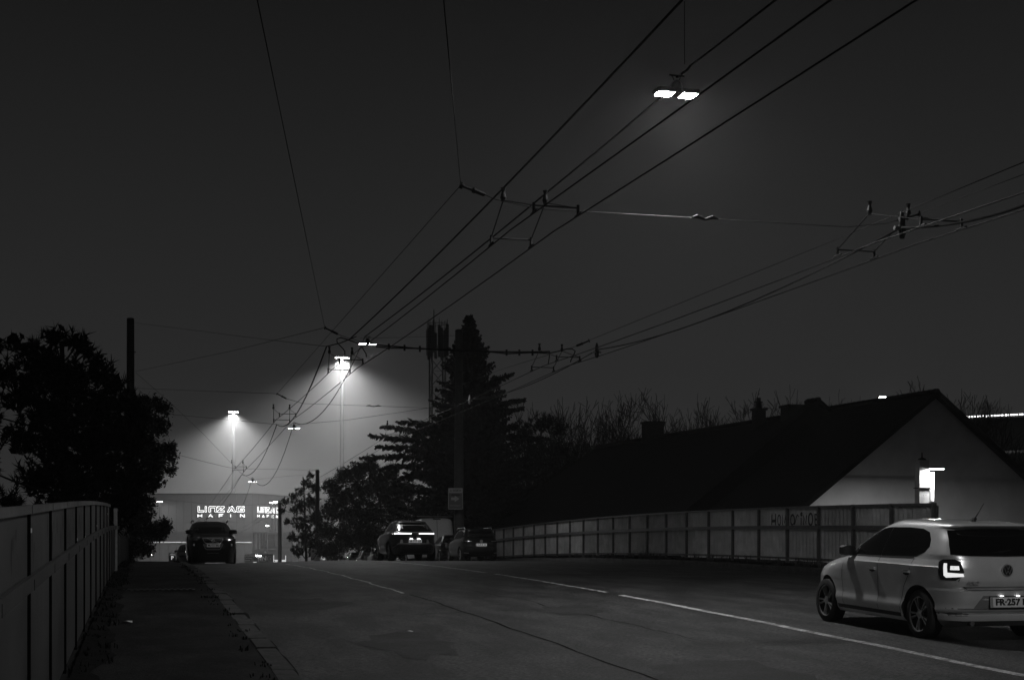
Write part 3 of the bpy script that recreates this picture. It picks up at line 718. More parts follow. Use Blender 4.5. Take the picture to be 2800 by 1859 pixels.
# lamp by the hall's left part that throws a wedge of light on the wall
wl = tag(empty('wall_lamp_post', at(436, 1372, HZ - 3.2)), 'bright lamp shining along the hall wall behind the left trees', 'lamp')
mb = MB(); mb.box((0, 0, .12), (1.2, .5, .16)); mb.build('head', M['darksteel'], wl)
mb = MB(); mb.add([(-.55, -.22, .03), (-.55, .22, .03), (.55, .22, .03), (.55, -.22, .03)], [(0, 1, 2, 3)]); mb.build('lens', mat('wall_lamp_lens', .8, .3, emit=170), wl)
mb = MB(); mb.tube([(0, 0, .2), (0, 0, GROUND - wl.location.z)], .09, 8); mb.build('post', M['darksteel'], wl)
def post_lamp(px, py, depth, label, strength, w=.6, post=True, name='yard_lamp'):
    p = at(px, py, depth); o = tag(empty(name, p), label, 'lamp')
    mb = MB(); mb.box((0, 0, .08), (w, .35, .10)); mb.build('head', M['darksteel'], o)
    mb = MB(); a = w * .46; mb.add([(-a, -.15, .022), (-a, .15, .022), (a, .15, .022), (a, -.15, .022)], [(0, 1, 2, 3)]); mb.add([(-a, -.19, .0), (a, -.19, .0), (a, -.19, .12), (-a, -.19, .12)], [(0, 1, 2, 3)]); mb.build('lens', mat('yard_lamp_lens', .8, .3, emit=strength), o)
    if post: mb = MB(); mb.tube([(0, .1, .1), (0, .1, GROUND - p.z)], .08, 8); mb.build('post', M['darksteel'], o)
    return o
post_lamp(744, 1375, 244, 'lamp shining down beside the second lettering', 60, .9)
post_lamp(753, 1373, 238, 'thin bright lamp at the pole by the hall corner', 25, .7)
post_lamp(731, 1438, 235, 'low lamp beside the ramp building', 25, .5)
post_lamp(706, 1520, 186, 'round bright lamp in front of the building store billboard', 60, .7)
post_lamp(411, 1517, 210, 'small white light at the far end of the pavement', 40, .5)
post_lamp(2413, 1089, 120, 'lamp glaring just above the tiled ridge', 160, .8)

# the low building with a ramp beside the hall
rb0 = at(690, HORIZON, 236); rb = tag(empty('ramp_building', (rb0.x, rb0.y, GROUND)), 'pale two storey building with a railed ramp right of the hall', 'building')
def bxp(mb, x0, x1, y0, y1, depth, th):      # box between photo columns and rows at a depth
    a, b = at(x0, y1, depth), at(x1, y0, depth); c = (a + b) / 2; w = (x1 - x0) / FPX * depth; h = (y1 - y0) / FPX * depth
    mb.box(Vector((c.x, c.y, c.z)) + CAM_F * th / 2, (w, th, h), Rm.to_3x3()); return mb
def rbpart(name, m, *a):
    mb = MB(); bxp(mb, *a); mb.v = [tuple(Vector(p) - rb.location) for p in mb.v]; return mb.build(name, M[m], rb)
rbpart('wall', 'halldark', 690, 800, 1504, 1572, 238, 6)
rbpart('upper_wall', 'hall', 712, 800, 1459, 1500, 240, 4)
rbpart('canopy', 'hall', 690, 800, 1454, 1458, 236, 5)
rbpart('floor_slab', 'hall', 688, 800, 1501, 1504, 235, 6)
for x in (692, 704, 714, 722): rbpart('column', 'halldark', x, x + 3.5, 1458, 1501, 236.5, .3)
for i in range(14): rbpart('railing_bar', 'hall', 727 + i * 4.4, 728 + i * 4.4, 1466 - i * .35, 1480 - i * .35, 236, .08)
rbpart('ramp_edge', 'hall', 722, 790, 1478, 1482, 235.8, .3)
rbpart('dark_opening', 'black', 712, 800, 1493, 1501, 235.9, .3)
# ------------------------------------------------------------------ lettering helper (built-in font, turned into mesh)
def text_mesh(s, size, depth=.0, bold=0):
    cu = bpy.data.curves.new('lettering', 'FONT'); cu.body = s; cu.size = size; cu.align_x = 'CENTER'; cu.align_y = 'CENTER'; cu.extrude = depth; cu.offset = bold; cu.resolution_u = 3
    o = bpy.data.objects.new('lettering', cu); col.objects.link(o)
    dg = bpy.context.evaluated_depsgraph_get(); me = bpy.data.meshes.new_from_object(o.evaluated_get(dg))
    bpy.data.objects.remove(o); bpy.data.curves.remove(cu); return me
def text(s, size, m, parent, loc, rot=(R(90), 0, 0), width=None, bold=0, name='lettering'):
    me = text_mesh(s, size, .002, bold); me.materials.clear(); me.materials.append(m)
    o = part(me, name, parent, loc, rot)
    if width:
        xs = [v.co.x for v in me.vertices]; o.scale = (width / (max(xs) - min(xs)), 1, 1)
    return o
def facing(o): o.rotation_euler = (0, 0, -YAW)
def sign_board(name, px, py, w, h, depth, label, m, cat='sign', frame=None, posts=True, foot=GROUND):
    p = at(px, py, depth); o = tag(empty(name, p, -YAW), label, cat)
    mb = MB(); mb.box((0, .03, 0), (w, .05, h)); mb.build('panel', m, o)
    if frame:
        mb = MB(); t = .03
        for (x, z, a, b) in ((0, h/2, w + t, t), (0, -h/2, w + t, t), (-w/2, 0, t, h), (w/2, 0, t, h)): mb.box((x, .028, z), (a, .07, b))
        mb.build('frame', frame, o)
    if posts:
        for q in (-1, 1):
            mb = MB(); mb.tube([(q * w * .35, .1, h/2), (q * w * .35, .1, foot - p.z)], .05, 6); mb.build('post', M['darksteel'], o)
    return o
def flat(o, pts, m, y=-.002, name='symbol'):
    mb = MB(); mb.add([(x, y, z) for x, z in pts], [tuple(range(len(pts)))]); return mb.build(name, m, o)
D = 72.3; u = D / FPX
sg = sign_board('arrow_sign', 1245.4, 1363, 38 * u, 56.5 * u, D, 'arrow sign with dark field and pale header on the concrete pole', mat('sign_dark_field', .06, .5), posts=False, frame=M['grey'])
mb = MB(); mb.box((0, .0, 22 * u), (36.5 * u, .012, 12.4 * u)); mb.build('header', M['grey'], sg)
text('WÜRTH', .16, M['black'], sg, (4 * u, -.008, 22 * u), width=23 * u, bold=.004)
for q in (-1, 1):
    flat(sg, [(-15*u, 22*u + q*1.2*u), (-10*u, 22*u + q*1.2*u), (-11*u, 22*u + q*3.2*u), (-12.5*u, 22*u + q*2.4*u), (-14*u, 22*u + q*3.2*u)], M['black'], -.008, 'emblem')
flat(sg, [(-12*u, -3.8*u), (-2*u, -3.8*u), (-2*u, -9*u), (10.5*u, 0), (-2*u, 9*u), (-2*u, 3.8*u), (-12*u, 3.8*u)], M['grey'], -.002, 'arrow')
text('INDUSTRIEZEILE 24', .1, M['grey'], sg, (-1 * u, -.002, -19 * u), width=29 * u)
mb = MB(); mb.tube([(0, .12, 10 * u), (0, .12, 12 * u)], .25, 16); mb.build('strap', M['darksteel'], sg)
# billboards beyond the crest
D = 190.0; u = D / FPX
bb = sign_board('billboard', 687.5, 1527, 38 * u, 24 * u, D, 'building store billboard with arrow and two lines of writing', mat('billboard_a', .16, .5), frame=M['grey'])
text('BAUHAUS', .5, M['white'], bb, (-.1, -.002, 8.4 * u), width=34 * u, bold=.01)
for z, t, w in ((2.0, 'Die Richtung', 19), (-4.5, 'stimmt', 14)):
    flat(bb, [(-18.5*u, (z-2.6)*u), (-18.5*u + (w+2)*u, (z-2.6)*u), (-18.5*u + (w+2)*u, (z+2.6)*u), (-18.5*u, (z+2.6)*u)], M['black'], -.002, 'text_strip')
    text(t, .22, M['white'], bb, ((-18.5 + (w + 2) / 2) * u, -.006, z * u), width=w * u, bold=.006)
flat(bb, [(6*u, -5*u), (12*u, -5*u), (12*u, -8*u), (18*u, -1.5*u), (12*u, 5*u), (12*u, 2*u), (6*u, 2*u)], M['black'], -.004, 'arrow')
ib = sign_board('billboard', 729, 1527, 38 * u, 26 * u, D + 1, 'dark billboard with the white letters IN and a ringed arrow', mat('billboard_b', .045, .5))
text('IN', .8, M['white'], ib, (-9.5 * u, -.004, 1 * u), width=17 * u, bold=.012)
mb = MB()
pts = [(9*u + 6.6*u*math.cos(R(a)), 7.2*u*math.sin(R(a))) for a in range(40, 325, 15)]
for a, b in zip(pts[:-1], pts[1:]): mb.bar((a[0], -.01, a[1]), (b[0], -.01, b[1]), .06, .02)
mb.build('ring', M['white'], ib)
mb = MB(); mb.bar((4*u, -.014, 0), (12*u, -.014, 0), .06, .02); mb.bar((9*u, -.014, 3.5*u), (12.6*u, -.014, 0), .06, .02); mb.bar((9*u, -.014, -3.5*u), (12.6*u, -.014, 0), .06, .02); mb.build('arrow', M['white'], ib)
flat(ib, [(-17*u, -6.2*u), (-1*u, -6.2*u), (-1*u, -5.6*u), (-17*u, -5.6*u)], M['white'], -.004, 'underline')
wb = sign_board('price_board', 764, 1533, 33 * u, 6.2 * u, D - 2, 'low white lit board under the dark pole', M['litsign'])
text('Tankstelle', .16, M['black'], wb, (-6 * u, -.004, 0), width=9 * u)
mb = MB(); mb.tube([(-13*u, -.004, 0), (-13*u, -.02, 0)], .09, 8); mb.build('dot', M['black'], wb)
for x, y0, y1, w in ((748.5, 1517, 1530, .08), (781, 1518, 1536, .09)):
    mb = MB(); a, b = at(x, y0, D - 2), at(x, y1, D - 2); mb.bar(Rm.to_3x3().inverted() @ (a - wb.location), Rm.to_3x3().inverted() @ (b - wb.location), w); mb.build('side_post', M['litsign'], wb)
ys = tag(empty('yield_sign', at(697, 1540, 170), -YAW), 'small white yield triangle standing at the crest', 'sign')
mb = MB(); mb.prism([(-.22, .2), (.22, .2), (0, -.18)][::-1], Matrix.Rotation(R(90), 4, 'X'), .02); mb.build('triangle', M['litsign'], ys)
mb = MB(); mb.tube([(0, .05, .2), (0, .05, -4)], .04, 6); mb.build('post', M['darksteel'], ys)
D = 138.0; u = D / FPX
ab = sign_board('placard', 861, 1515.5, 22 * u, 32 * u, D, 'grey placard with a slanted black banner on the far pole', mat('placard_grey', .2, .6), posts=False)
flat(ab, [(-10.5*u, -15.5*u), (-4.5*u, -15.5*u), (10.5*u, 9*u), (10.5*u, 15.5*u), (8*u, 15.5*u), (-10.5*u, -10*u)], M['black'], -.002, 'banner')
text('AUMAUER', .22, M['grey'], ab, (0, -.006, -.0), rot=(R(90), R(-56), 0), width=26 * u, bold=.006)
flat(ab, [(-9*u, 6*u), (-4*u, 6*u), (-4*u, 4.5*u), (0, 9*u), (-4*u, 13.5*u), (-4*u, 12*u), (-9*u, 12*u)], M['black'], -.002, 'arrow')
mb = MB(); mb.tube([(0, .1, 16*u), (0, .1, -3.5)], .05, 6); mb.build('post', M['darksteel'], ab)
ns = tag(empty('round_sign', at(885, 1523.6, 136), -YAW), 'pale round traffic sign with a crossed symbol', 'sign')
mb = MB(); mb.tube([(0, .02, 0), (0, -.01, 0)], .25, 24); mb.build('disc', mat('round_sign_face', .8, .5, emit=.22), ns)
mb = MB(); mb.bar((-.12, -.02, -.14), (.12, -.02, .14), .035, .01); mb.bar((-.12, -.022, .14), (.12, -.022, -.14), .035, .01); mb.build('symbol', M['black'], ns)
mb = MB(); mb.box((0, -.02, -.17), (.2, .01, .06)); mb.build('white_bar', M['litsign'], ns)
mb = MB(); mb.tube([(0, .05, .2), (0, .05, -3.5)], .04, 6); mb.build('post', M['darksteel'], ns)
pk = tag(empty('parking_sign', at(471, 1524, 150), -YAW), 'parking sign with a white letter P and small roof left of the cars', 'sign')
mb = MB(); mb.box((0, .03, 0), (.75, .05, .95)); mb.build('panel', mat('parking_panel', .05, .5), pk)
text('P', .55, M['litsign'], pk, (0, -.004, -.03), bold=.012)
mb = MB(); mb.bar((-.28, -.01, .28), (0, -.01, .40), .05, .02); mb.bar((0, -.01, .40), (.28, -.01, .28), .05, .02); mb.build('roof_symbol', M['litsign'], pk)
mb = MB(); mb.tube([(0, .1, .4), (0, .1, -5)], .05, 6); mb.build('post', M['darksteel'], pk)

# ------------------------------------------------------------------ the houses across the road
rd = (at(0, HORIZON, 1) - Vector((0, 0, EYE))).normalized()           # ridge direction, away from the camera
gd = Vector((rd.y, -rd.x, 0))                                          # across the gable, to the right
def house(name, apex, pitch, half, length, label, over=.25, ridge_drop=0, wall_m='render', nridge=0):
    """gabled house; apex is the near end of the ridge"""
    o = tag(empty(name, (apex.x, apex.y, GROUND)), label, 'house')
    H = apex.z - GROUND; e = half * pitch; t = .16
    def p(a, b, z): v = gd * a + rd * b; return Vector((v.x, v.y, z))
    mb = MB(); hi = H - .12
    g0 = [p(-half, 0, 0), p(half, 0, 0), p(half, 0, hi - e), p(0, 0, hi), p(-half, 0, hi - e)]
    g1 = [v + rd * length for v in g0]
    mb.add(g0 + g1, [(0, 1, 2, 3, 4), (9, 8, 7, 6, 5), (0, 5, 6, 1), (1, 6, 7, 2), (4, 9, 5, 0)])
    mb.build('wall', M[wall_m], o)
    for q in (-1, 1):
        w = half + .45; mb = MB(); a, b = -over, length + over
        top = [p(0, a, H), p(0, b, H), p(q*w, b, H - w * pitch), p(q*w, a, H - w * pitch)]
        if q > 0: top = top[::-1]
        mb.add(top + [v - Vector((0, 0, t)) for v in top], [(0, 1, 2, 3), (7, 6, 5, 4), (0, 4, 5, 1), (1, 5, 6, 2), (2, 6, 7, 3), (3, 7, 4, 0)])
        slopeo = mb.build('roof_slope', M['rooftile'], o)
        mb = MB(); mb.bar(p(q*.02, a - .03, H - .05), p(q*w, a - .03, H - w * pitch - .05), .05, .2); mb.build('verge_board', M['rooftile'], o)
    n = nridge or int((length + 2 * over) / .36)
    for i in range(n):
        b = -over + (length + 2 * over) * i / n; L = (length + 2 * over) / n * 1.12
        mb = MB(); mb.tube([p(0, b, H + .035), p(0, b + L * .5, H + .05), p(0, b + L, H + .015)], [.12, .125, .10], 8); mb.build('ridge_tile', M['rooftile'], o)
    return o, p, H
ap1 = at(2554, 1074, 58.0)
h1, hp1, H1 = house('gabled_house', ap1, .745, 7.6, 9.0, 'house with a broad pale gable and steep dark roof across the road')
ap2 = at(2232, 1096, 65.0)
h2, hp2, H2 = house('row_house', ap2 + rd * .0, .76, 8.6, .6, 'narrow raised fire wall with a tiled coping between the two roofs', wall_m='rooftile')
ap3 = at(2215, 1131, 66.3)
h3, hp3, H3 = house('row_house', ap3, .66, 8.2, 25.0, 'long dark roofed row house behind the corrugated fence', wall_m='rooftile')
def chimney(px, y0, y1, w, depth, label, pot=True):
    b = at(px, y1, depth); t = at(px, y0, depth); o = tag(empty('chimney', b), label, 'chimney', 'chimneys on the row house')
    h = t.z - b.z; mb = MB(); mb.box((0, 0, h/2 - .5), (w, w * .8, h + 1)); mb.build('stack', M['brick'], o)
    mb = MB(); mb.box((0, 0, h + .05), (w + .14, w * .8 + .14, .10)); mb.build('cap', M['brick'], o)
    if pot:
        mb = MB(); mb.tube([(0, 0, h + .1), (0, 0, h + .38)], .14, 10); mb.build('pot', M['brick'], o)
        mb = MB(); mb.tube([(0, 0, h + .38), (0, 0, h + .43)], .20, 10); mb.tube([(0, 0, h + .43), (0, 0, h + .62)], .10, 10); mb.build('pot_top', M['brick'], o)
    return o
chimney(2075, 1122, 1150, .55, 70, 'chimney with a stepped pot on the dark ridge')
chimney(2176, 1114, 1142, 1.15, 68, 'wide low chimney next to the fire wall', False)
chimney(1785, 1158, 1205, 1.06, 82.5, 'plain block chimney at the far end of the dark ridge', False)

# pole lamp behind the fence that lights the gable
pl = at(2521, 1381, 51.0); plb = Vector((pl.x, pl.y, GROUND)); PH = at(2521, 1258, 51).z - GROUND
lp = tag(empty('lit_pole', plb), 'pale concrete pole lit by its side lamp in front of the gable', 'pole')
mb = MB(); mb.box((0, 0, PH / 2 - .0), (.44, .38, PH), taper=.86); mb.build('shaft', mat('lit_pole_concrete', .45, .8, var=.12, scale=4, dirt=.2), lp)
mb = MB(); mb.tube([(0, 0, PH), (0, 0, PH + .06), (0, 0, PH + .10), (0, 0, PH + .28)], [.17, .12, .03, .02], 12); mb.build('cap', M['darksteel'], lp)
hz = at(2500, 1282, 51).z - GROUND
for dz in (.95, 2.2):
    for q in (-.05, .05):
        mb = MB(); mb.box((q, -.186, hz - dz), (.022, .01, .022)); mb.build('bolt_hole', M['black'], lp)
mb = MB(); mb.box((0, -.0, hz - .68), (.45, .40, .03)); mb.build('band', M['darksteel'], lp)
mb = MB(); mb.tube([(.36, -.05, hz - 1.15), (.36, -.05, hz - .12)], .085, 10); mb.build('lamp_column', M['white'], lp, smooth=40)
mb = MB(); mb.tube([(.36, -.05, hz - 1.2), (.26, -.05, hz - 2.0), (.22, -.05, hz - 3)], .025, 6); mb.build('cable', M['steel'], lp)
mb = MB(); mb.tube([(.46, -.2, hz + .09), (.46, -.2, hz + .02), (.46, -.2, hz - .0)], [.14, .27, .28], 16); hd = mb.build('lamp_head', M['steel'], lp, smooth=30)
mb = MB(); k = 14; mb.add([(.46 + .26 * math.cos(6.283*i/k), -.2 + .26 * math.sin(6.283*i/k), hz - .006) for i in range(k)][::-1], [tuple(range(k))]); mb.build('lens', mat('pole_lamp_lens', .8, .3, emit=600), lp)

# long hall with the strip of lights behind the gable
q0, q1 = at(2600, 1140, 150), at(2860, 1128, 145)
lh = tag(empty('strip_lit_hall', (q0.x, q0.y, GROUND)), 'dark hall with a bright strip of lights along its roof edge', 'hall')
dv = (q1 - q0); dv.z = 0; Lh = dv.length; ex = dv.normalized(); ny = Vector((ex.y, -ex.x, 0)); hh = (q0.z + q1.z) / 2 - GROUND
def hq(a, o_, z): v = ex * a + ny * o_; return Vector((v.x, v.y, z))
mb = MB(); vs = [hq(-20, 0, 0), hq(Lh + 4, 0, 0), hq(Lh + 4, -18, 0), hq(-20, -18, 0)]
mb.add(vs + [v + Vector((0, 0, hh - .3)) for v in vs], [(0, 1, 5, 4), (1, 2, 6, 5), (2, 3, 7, 6), (3, 0, 4, 7), (4, 5, 6, 7)]); mb.build('wall', M['halldark'], lh)
mb = MB(); mb.bar(hq(-20, .3, hh - .25), hq(Lh + 4, .3, hh - .25), .7, .3); mb.build('eave', M['darksteel'], lh)
sl = mat('strip_light', .8, .3, emit=8)
for i in range(34):
    a = i * Lh / 34 + rnd.uniform(0, .1); mb = MB(); mb.bar(hq(a, .72, hh - .12), hq(a + Lh / 34 - .14, .72, hh - .12), .10, .12); mb.build('light_tube', sl, lh)
zw0, zw1, zw2 = at(2780, 1222, 125).z - GROUND, at(2780, 1204, 125).z - GROUND, at(2780, 1188, 125).z - GROUND
for i in range(10):
    a = Lh - 11 + i * 1.35
    mb = MB(); mb.add([hq(a, .03, zw1 + .25), hq(a + 1.2, .03, zw1 + .25), hq(a + 1.2, .03, zw2), hq(a, .03, zw2)], [(0, 1, 2, 3)]); mb.build('window', mat('dim_window', .1, .4, emit=.03) if i == 0 else bpy.data.materials['dim_window'], lh)
    if i % 3 == 0: mb = MB(); mb.bar(hq(a, .08, zw1 + .2), hq(a, .08, zw2), .08); mb.build('window_post', M['grey'], lh)
# ------------------------------------------------------------------ vehicles
def pchip(keys):
    xs = [k[0] for k in keys]; ys = [k[1] for k in keys]; n = len(xs)
    h = [xs[i+1] - xs[i] for i in range(n - 1)]; d = [(ys[i+1] - ys[i]) / h[i] for i in range(n - 1)]
    m = [d[0]] + [0 if d[i-1] * d[i] <= 0 else 2 * d[i-1] * d[i] / (d[i-1] + d[i]) for i in range(1, n - 1)] + [d[-1]]
    def f(x):
        if x <= xs[0]: return ys[0]
        if x >= xs[-1]: return ys[-1]
        i = 0
        while x > xs[i+1]: i += 1
        t = (x - xs[i]) / h[i]; t2, t3 = t*t, t*t*t
        return (2*t3 - 3*t2 + 1) * ys[i] + (t3 - 2*t2 + t) * h[i] * m[i] + (-2*t3 + 3*t2) * ys[i+1] + (t3 - t2) * h[i] * m[i+1]
    return f
class Car:
    """a vehicle body built from stacked plan outlines; +y is forward, origin on the road between the axles"""
    def __init__(self, name, label, cat, spec, paint, loc, rz=0, rx=0, group=None):
        self.o = tag(empty(name, loc), label, cat, group); self.o.rotation_euler = (rx, 0, rz)
        self.spec = spec; self.body(spec, paint)
    def body(self, sp, paint):
        rear, front, wid = pchip(sp['rear']), pchip(sp['front']), pchip(sp['width'])
        nr = pchip(sp.get('nr', [(0, 5.5), (2, 5.5)])); nf = pchip(sp.get('nf', [(0, 3.6), (2, 3.6)]))
        z0, z1 = sp['rear'][0][0], sp['rear'][-1][0]
        zs = sorted(set([round(k[0], 4) for key in ('rear', 'front', 'width') for k in sp[key] if z0 <= k[0] <= z1]))
        lev = []
        for a, b in zip(zs[:-1], zs[1:]):
            n = max(1, int((b - a) / .03) + (2 if abs(front(b) - front(a)) > .12 or abs(rear(b) - rear(a)) > .12 else 0))
            lev += [a + (b - a) * i / n for i in range(n)]
        lev.append(zs[-1]); N = 112; vs = []; fs = []
        for z in lev:
            yr, yf, w = rear(z), front(z), wid(z); c, a = (yr + yf) / 2, (yf - yr) / 2; ring = []
            for k in range(721):
                t = 2 * math.pi * k / 720; cs, sn = math.cos(t), math.sin(t); e = 2 / (nf(z) if cs > 0 else nr(z))
                ring.append((w * math.copysign(abs(sn) ** e, sn), c + a * math.copysign(abs(cs) ** e, cs)))
            cum = [0.0]
            for p, q in zip(ring[:-1], ring[1:]): cum.append(cum[-1] + math.hypot(p[0] - q[0], p[1] - q[1]))
            j = 0
            for k in range(N):
                g = cum[-1] * (k + .5) / N
                while cum[j + 1] < g: j += 1
                f = (g - cum[j]) / max(cum[j + 1] - cum[j], 1e-9); p, q = ring[j], ring[j + 1]
                vs.append((p[0] + (q[0] - p[0]) * f, p[1] + (q[1] - p[1]) * f, z))
        L = len(lev)
        for i in range(L - 1):
            for k in range(N): fs.append((i*N + k, (i+1)*N + k, (i+1)*N + (k+1) % N, i*N + (k+1) % N))
        fs += [tuple(range(N)), tuple((L - 1) * N + k for k in range(N - 1, -1, -1))]
        me = bpy.data.meshes.new('body'); me.from_pydata(vs, [], fs); me.update()
        bm = bmesh.new(); bm.from_mesh(me); bmesh.ops.recalc_face_normals(bm, faces=bm.faces); bm.to_mesh(me); bm.free()
        me.materials.append(paint); me.materials.append(M['black'])
        o = bpy.data.objects.new('body', me); col.objects.link(o)
        cut = MB(); rw = sp['wheel_r'] + .055; W = max(k[1] for k in sp['width'])
        for y in sp['axles']:
            for q in (-1, 1):
                cut.tube([(q * (W - .34), y, sp['wheel_r']), (q * (W + .3), y, sp['wheel_r'])], rw, 40)
        co = cut.build('cutter', M['black'])
        bm = bmesh.new(); bm.from_mesh(co.data); bmesh.ops.recalc_face_normals(bm, faces=bm.faces); bm.to_mesh(co.data); bm.free()
        md = o.modifiers.new('arches', 'BOOLEAN'); md.operation = 'DIFFERENCE'; md.object = co; md.solver = 'EXACT'
        dg = bpy.context.evaluated_depsgraph_get(); nm = bpy.data.meshes.new_from_object(o.evaluated_get(dg))
        o.modifiers.clear(); o.data = nm; bpy.data.objects.remove(co); nm.name = 'body'
        nm.materials.clear(); nm.materials.append(paint); nm.materials.append(M['black'])
        for p in nm.polygons:
            c = p.center; d = min(math.hypot(c.y - y, c.z - sp['wheel_r']) for y in sp['axles'])
            ya = min(sp['axles'], key=lambda y: abs(c.y - y)); rad = Vector((0, c.y - ya, c.z - sp['wheel_r']))
            well = d < rw + .006 and (p.normal.dot(rad) < -.3 * rad.length or (abs(p.normal.x) > .9 and abs(c.x) < W - .28))
            p.material_index = 1 if (well or c.z < z0 + .001) else 0
        nm.shade_smooth(); nm.set_sharp_from_angle(angle=R(32))
        o.parent = self.o; self.b = o
        bm = bmesh.new(); bm.from_mesh(nm); self.bvh = BVHTree.FromBMesh(bm); bm.free()
        self.rear, self.front, self.wid = rear, front, wid
    FR = {'left': (Vector((0, 1, 0)), Vector((1, 0, 0))), 'right': (Vector((0, 1, 0)), Vector((-1, 0, 0))), 'rear': (Vector((1, 0, 0)), Vector((0, 1, 0))),
          'front': (Vector((1, 0, 0)), Vector((0, -1, 0))), 'rl': (Vector((1, -1, 0)).normalized(), Vector((1, 1, 0)).normalized()), 'rr': (Vector((1, 1, 0)).normalized(), Vector((-1, 1, 0)).normalized()),
          'fl': (Vector((1, 1, 0)).normalized(), Vector((1, -1, 0)).normalized()), 'fr': (Vector((1, -1, 0)).normalized(), Vector((-1, -1, 0)).normalized())}
    def hit(self, side, u, v):
        U, Dr = self.FR[side]; org = U * u + Vector((0, 0, v)) - Dr * 6
        h = self.bvh.ray_cast(org, Dr); return h[0]
    def drape(self, name, side, pts, m, off=.004, step=.06, thick=.012, parent=None):
        """a panel cut to an outline and laid on the body"""
        U, Dr = self.FR[side]; bd = []
        for a, b in zip(pts, pts[1:] + pts[:1]):
            n = max(1, int(math.hypot(b[0] - a[0], b[1] - a[1]) / step)); bd += [(a[0] + (b[0] - a[0]) * i / n, a[1] + (b[1] - a[1]) * i / n) for i in range(n)]
        nb = len(bd); ins = []
        us = [p[0] for p in bd]; vv = [p[1] for p in bd]
        def inside(x, y):
            c = False
            for (x1, y1), (x2, y2) in zip(bd, bd[1:] + bd[:1]):
                if (y1 > y) != (y2 > y) and x < (x2 - x1) * (y - y1) / (y2 - y1) + x1: c = not c
            return c
        x = min(us) + step
        while x < max(us):
            y = min(vv) + step
            while y < max(vv):
                if inside(x, y) and min(math.hypot(x - a, y - b) for a, b in bd) > step * .45: ins.append((x, y))
                y += step
            x += step
        V2, E2, F2_, *_ = delaunay_2d_cdt([Vector(p) for p in bd + ins], [], [list(range(nb))], 1, 1e-6)
        P3 = []
        for p in V2:
            h = self.hit(side, p.x, p.y)
            if h is None: h = U * p.x + Vector((0, 0, p.y)) - Dr * 0.0; h = None
            P3.append(h)
        good = [q for q in P3 if q is not None]
        if not good: return None
        for i, p in enumerate(V2):
            if P3[i] is None:
                j = min((k for k in range(len(V2)) if P3[k] is not None), key=lambda k: (V2[k] - p).length)
                P3[i] = P3[j] + U * (p.x - V2[j].x) + Vector((0, 0, p.y - V2[j].y))
        mb = MB(); n = len(P3)
        vs = [q - Dr * off for q in P3] + [q - Dr * off + Dr * thick for q in P3]
        fs = [tuple(f) for f in F2_]; cnt = {}
        for f in fs:
            for a, b in zip(f, f[1:] + f[:1]): cnt[(a, b)] = cnt.get((a, b), 0) + 1
        # face the panel outwards
        f0 = fs[0]; nrm = (vs[f0[1]] - vs[f0[0]]).cross(vs[f0[2]] - vs[f0[0]])
        if nrm.dot(Dr) > 0: fs = [f[::-1] for f in fs]; cnt = {(b, a): 1 for (a, b) in cnt}
        sk = [(b, a, a + n, b + n) for (a, b) in cnt if (b, a) not in cnt]
        mb.add(vs, fs + sk)
        return mb.build(name, m, parent or self.o, smooth=35)
    def strip(self, name, side, pts, w, m, off=.0025):
        """a thin seam line laid on the body"""
        U, Dr = self.FR[side]; den = []
        for a, b in zip(pts[:-1], pts[1:]):
            n = max(1, int(math.hypot(b[0] - a[0], b[1] - a[1]) / .05)); den += [(a[0] + (b[0] - a[0]) * i / n, a[1] + (b[1] - a[1]) * i / n) for i in range(n)]
        den.append(pts[-1]); vs = []
        for i, p in enumerate(den):
            a, b = den[max(i - 1, 0)], den[min(i + 1, len(den) - 1)]; dx, dy = b[0] - a[0], b[1] - a[1]; L = math.hypot(dx, dy) or 1
            for q in (1, -1):
                uu, v2 = p[0] - dy / L * w / 2 * q, p[1] + dx / L * w / 2 * q; h = self.hit(side, uu, v2)
                if h is None: h = Vector(vs[-1]) + Dr * off if vs else U * uu + Vector((0, 0, v2))
                vs.append(h - Dr * off)
        mb = MB(); mb.add(vs, [(2*i, 2*i + 1, 2*i + 3, 2*i + 2) for i in range(len(den) - 1)]); return mb.build(name, m, self.o)
    def wheels(self, width=.20, spokes=5, rim=.72, m='alloy'):
        sp = self.spec; r = sp['wheel_r']; W = max(k[1] for k in sp['width']) - .035
        tm = MB(); rr = r * rim; prof = [(-.5, rr), (-.5, r * .9), (-.42, r * .985), (-.2, r), (.2, r), (.42, r * .985), (.5, r * .9), (.5, rr), (.30, rr * .97)]
        N = 40; vs = []; fs = []
        for i in range(N):
            t = 6.28318 * i / N
            for (x, q) in prof: vs.append((x * width, q * math.cos(t), q * math.sin(t)))
        k = len(prof)
        for i in range(N):
            for j in range(k - 1): fs.append((i*k + j, ((i+1) % N)*k + j, ((i+1) % N)*k + j + 1, i*k + j + 1))
        tm.add(vs, fs); tyre = tm.build('tyre', M['tyre'], smooth=40)
        rm = MB(); vs = []; fs = []; pr = [(.44, rr), (.42, rr * .93), (.16, rr * .90), (.1, rr * .3), (.1, .0)]; k = len(pr)
        for i in range(N):
            t = 6.28318 * i / N
            for (x, q) in pr: vs.append((x * width, q * math.cos(t), q * math.sin(t)))
        for i in range(N):
            for j in range(k - 1): fs.append((i*k + j, ((i+1) % N)*k + j, ((i+1) % N)*k + j + 1, i*k + j + 1))
        rm.add(vs, fs); rm.m = [0 if (f % (k-1)) == 0 else 1 for f in range(len(fs))]; rimo = rm.build('rim', [M[m], M['black']], smooth=30)
        star = []; hub = rr * .24
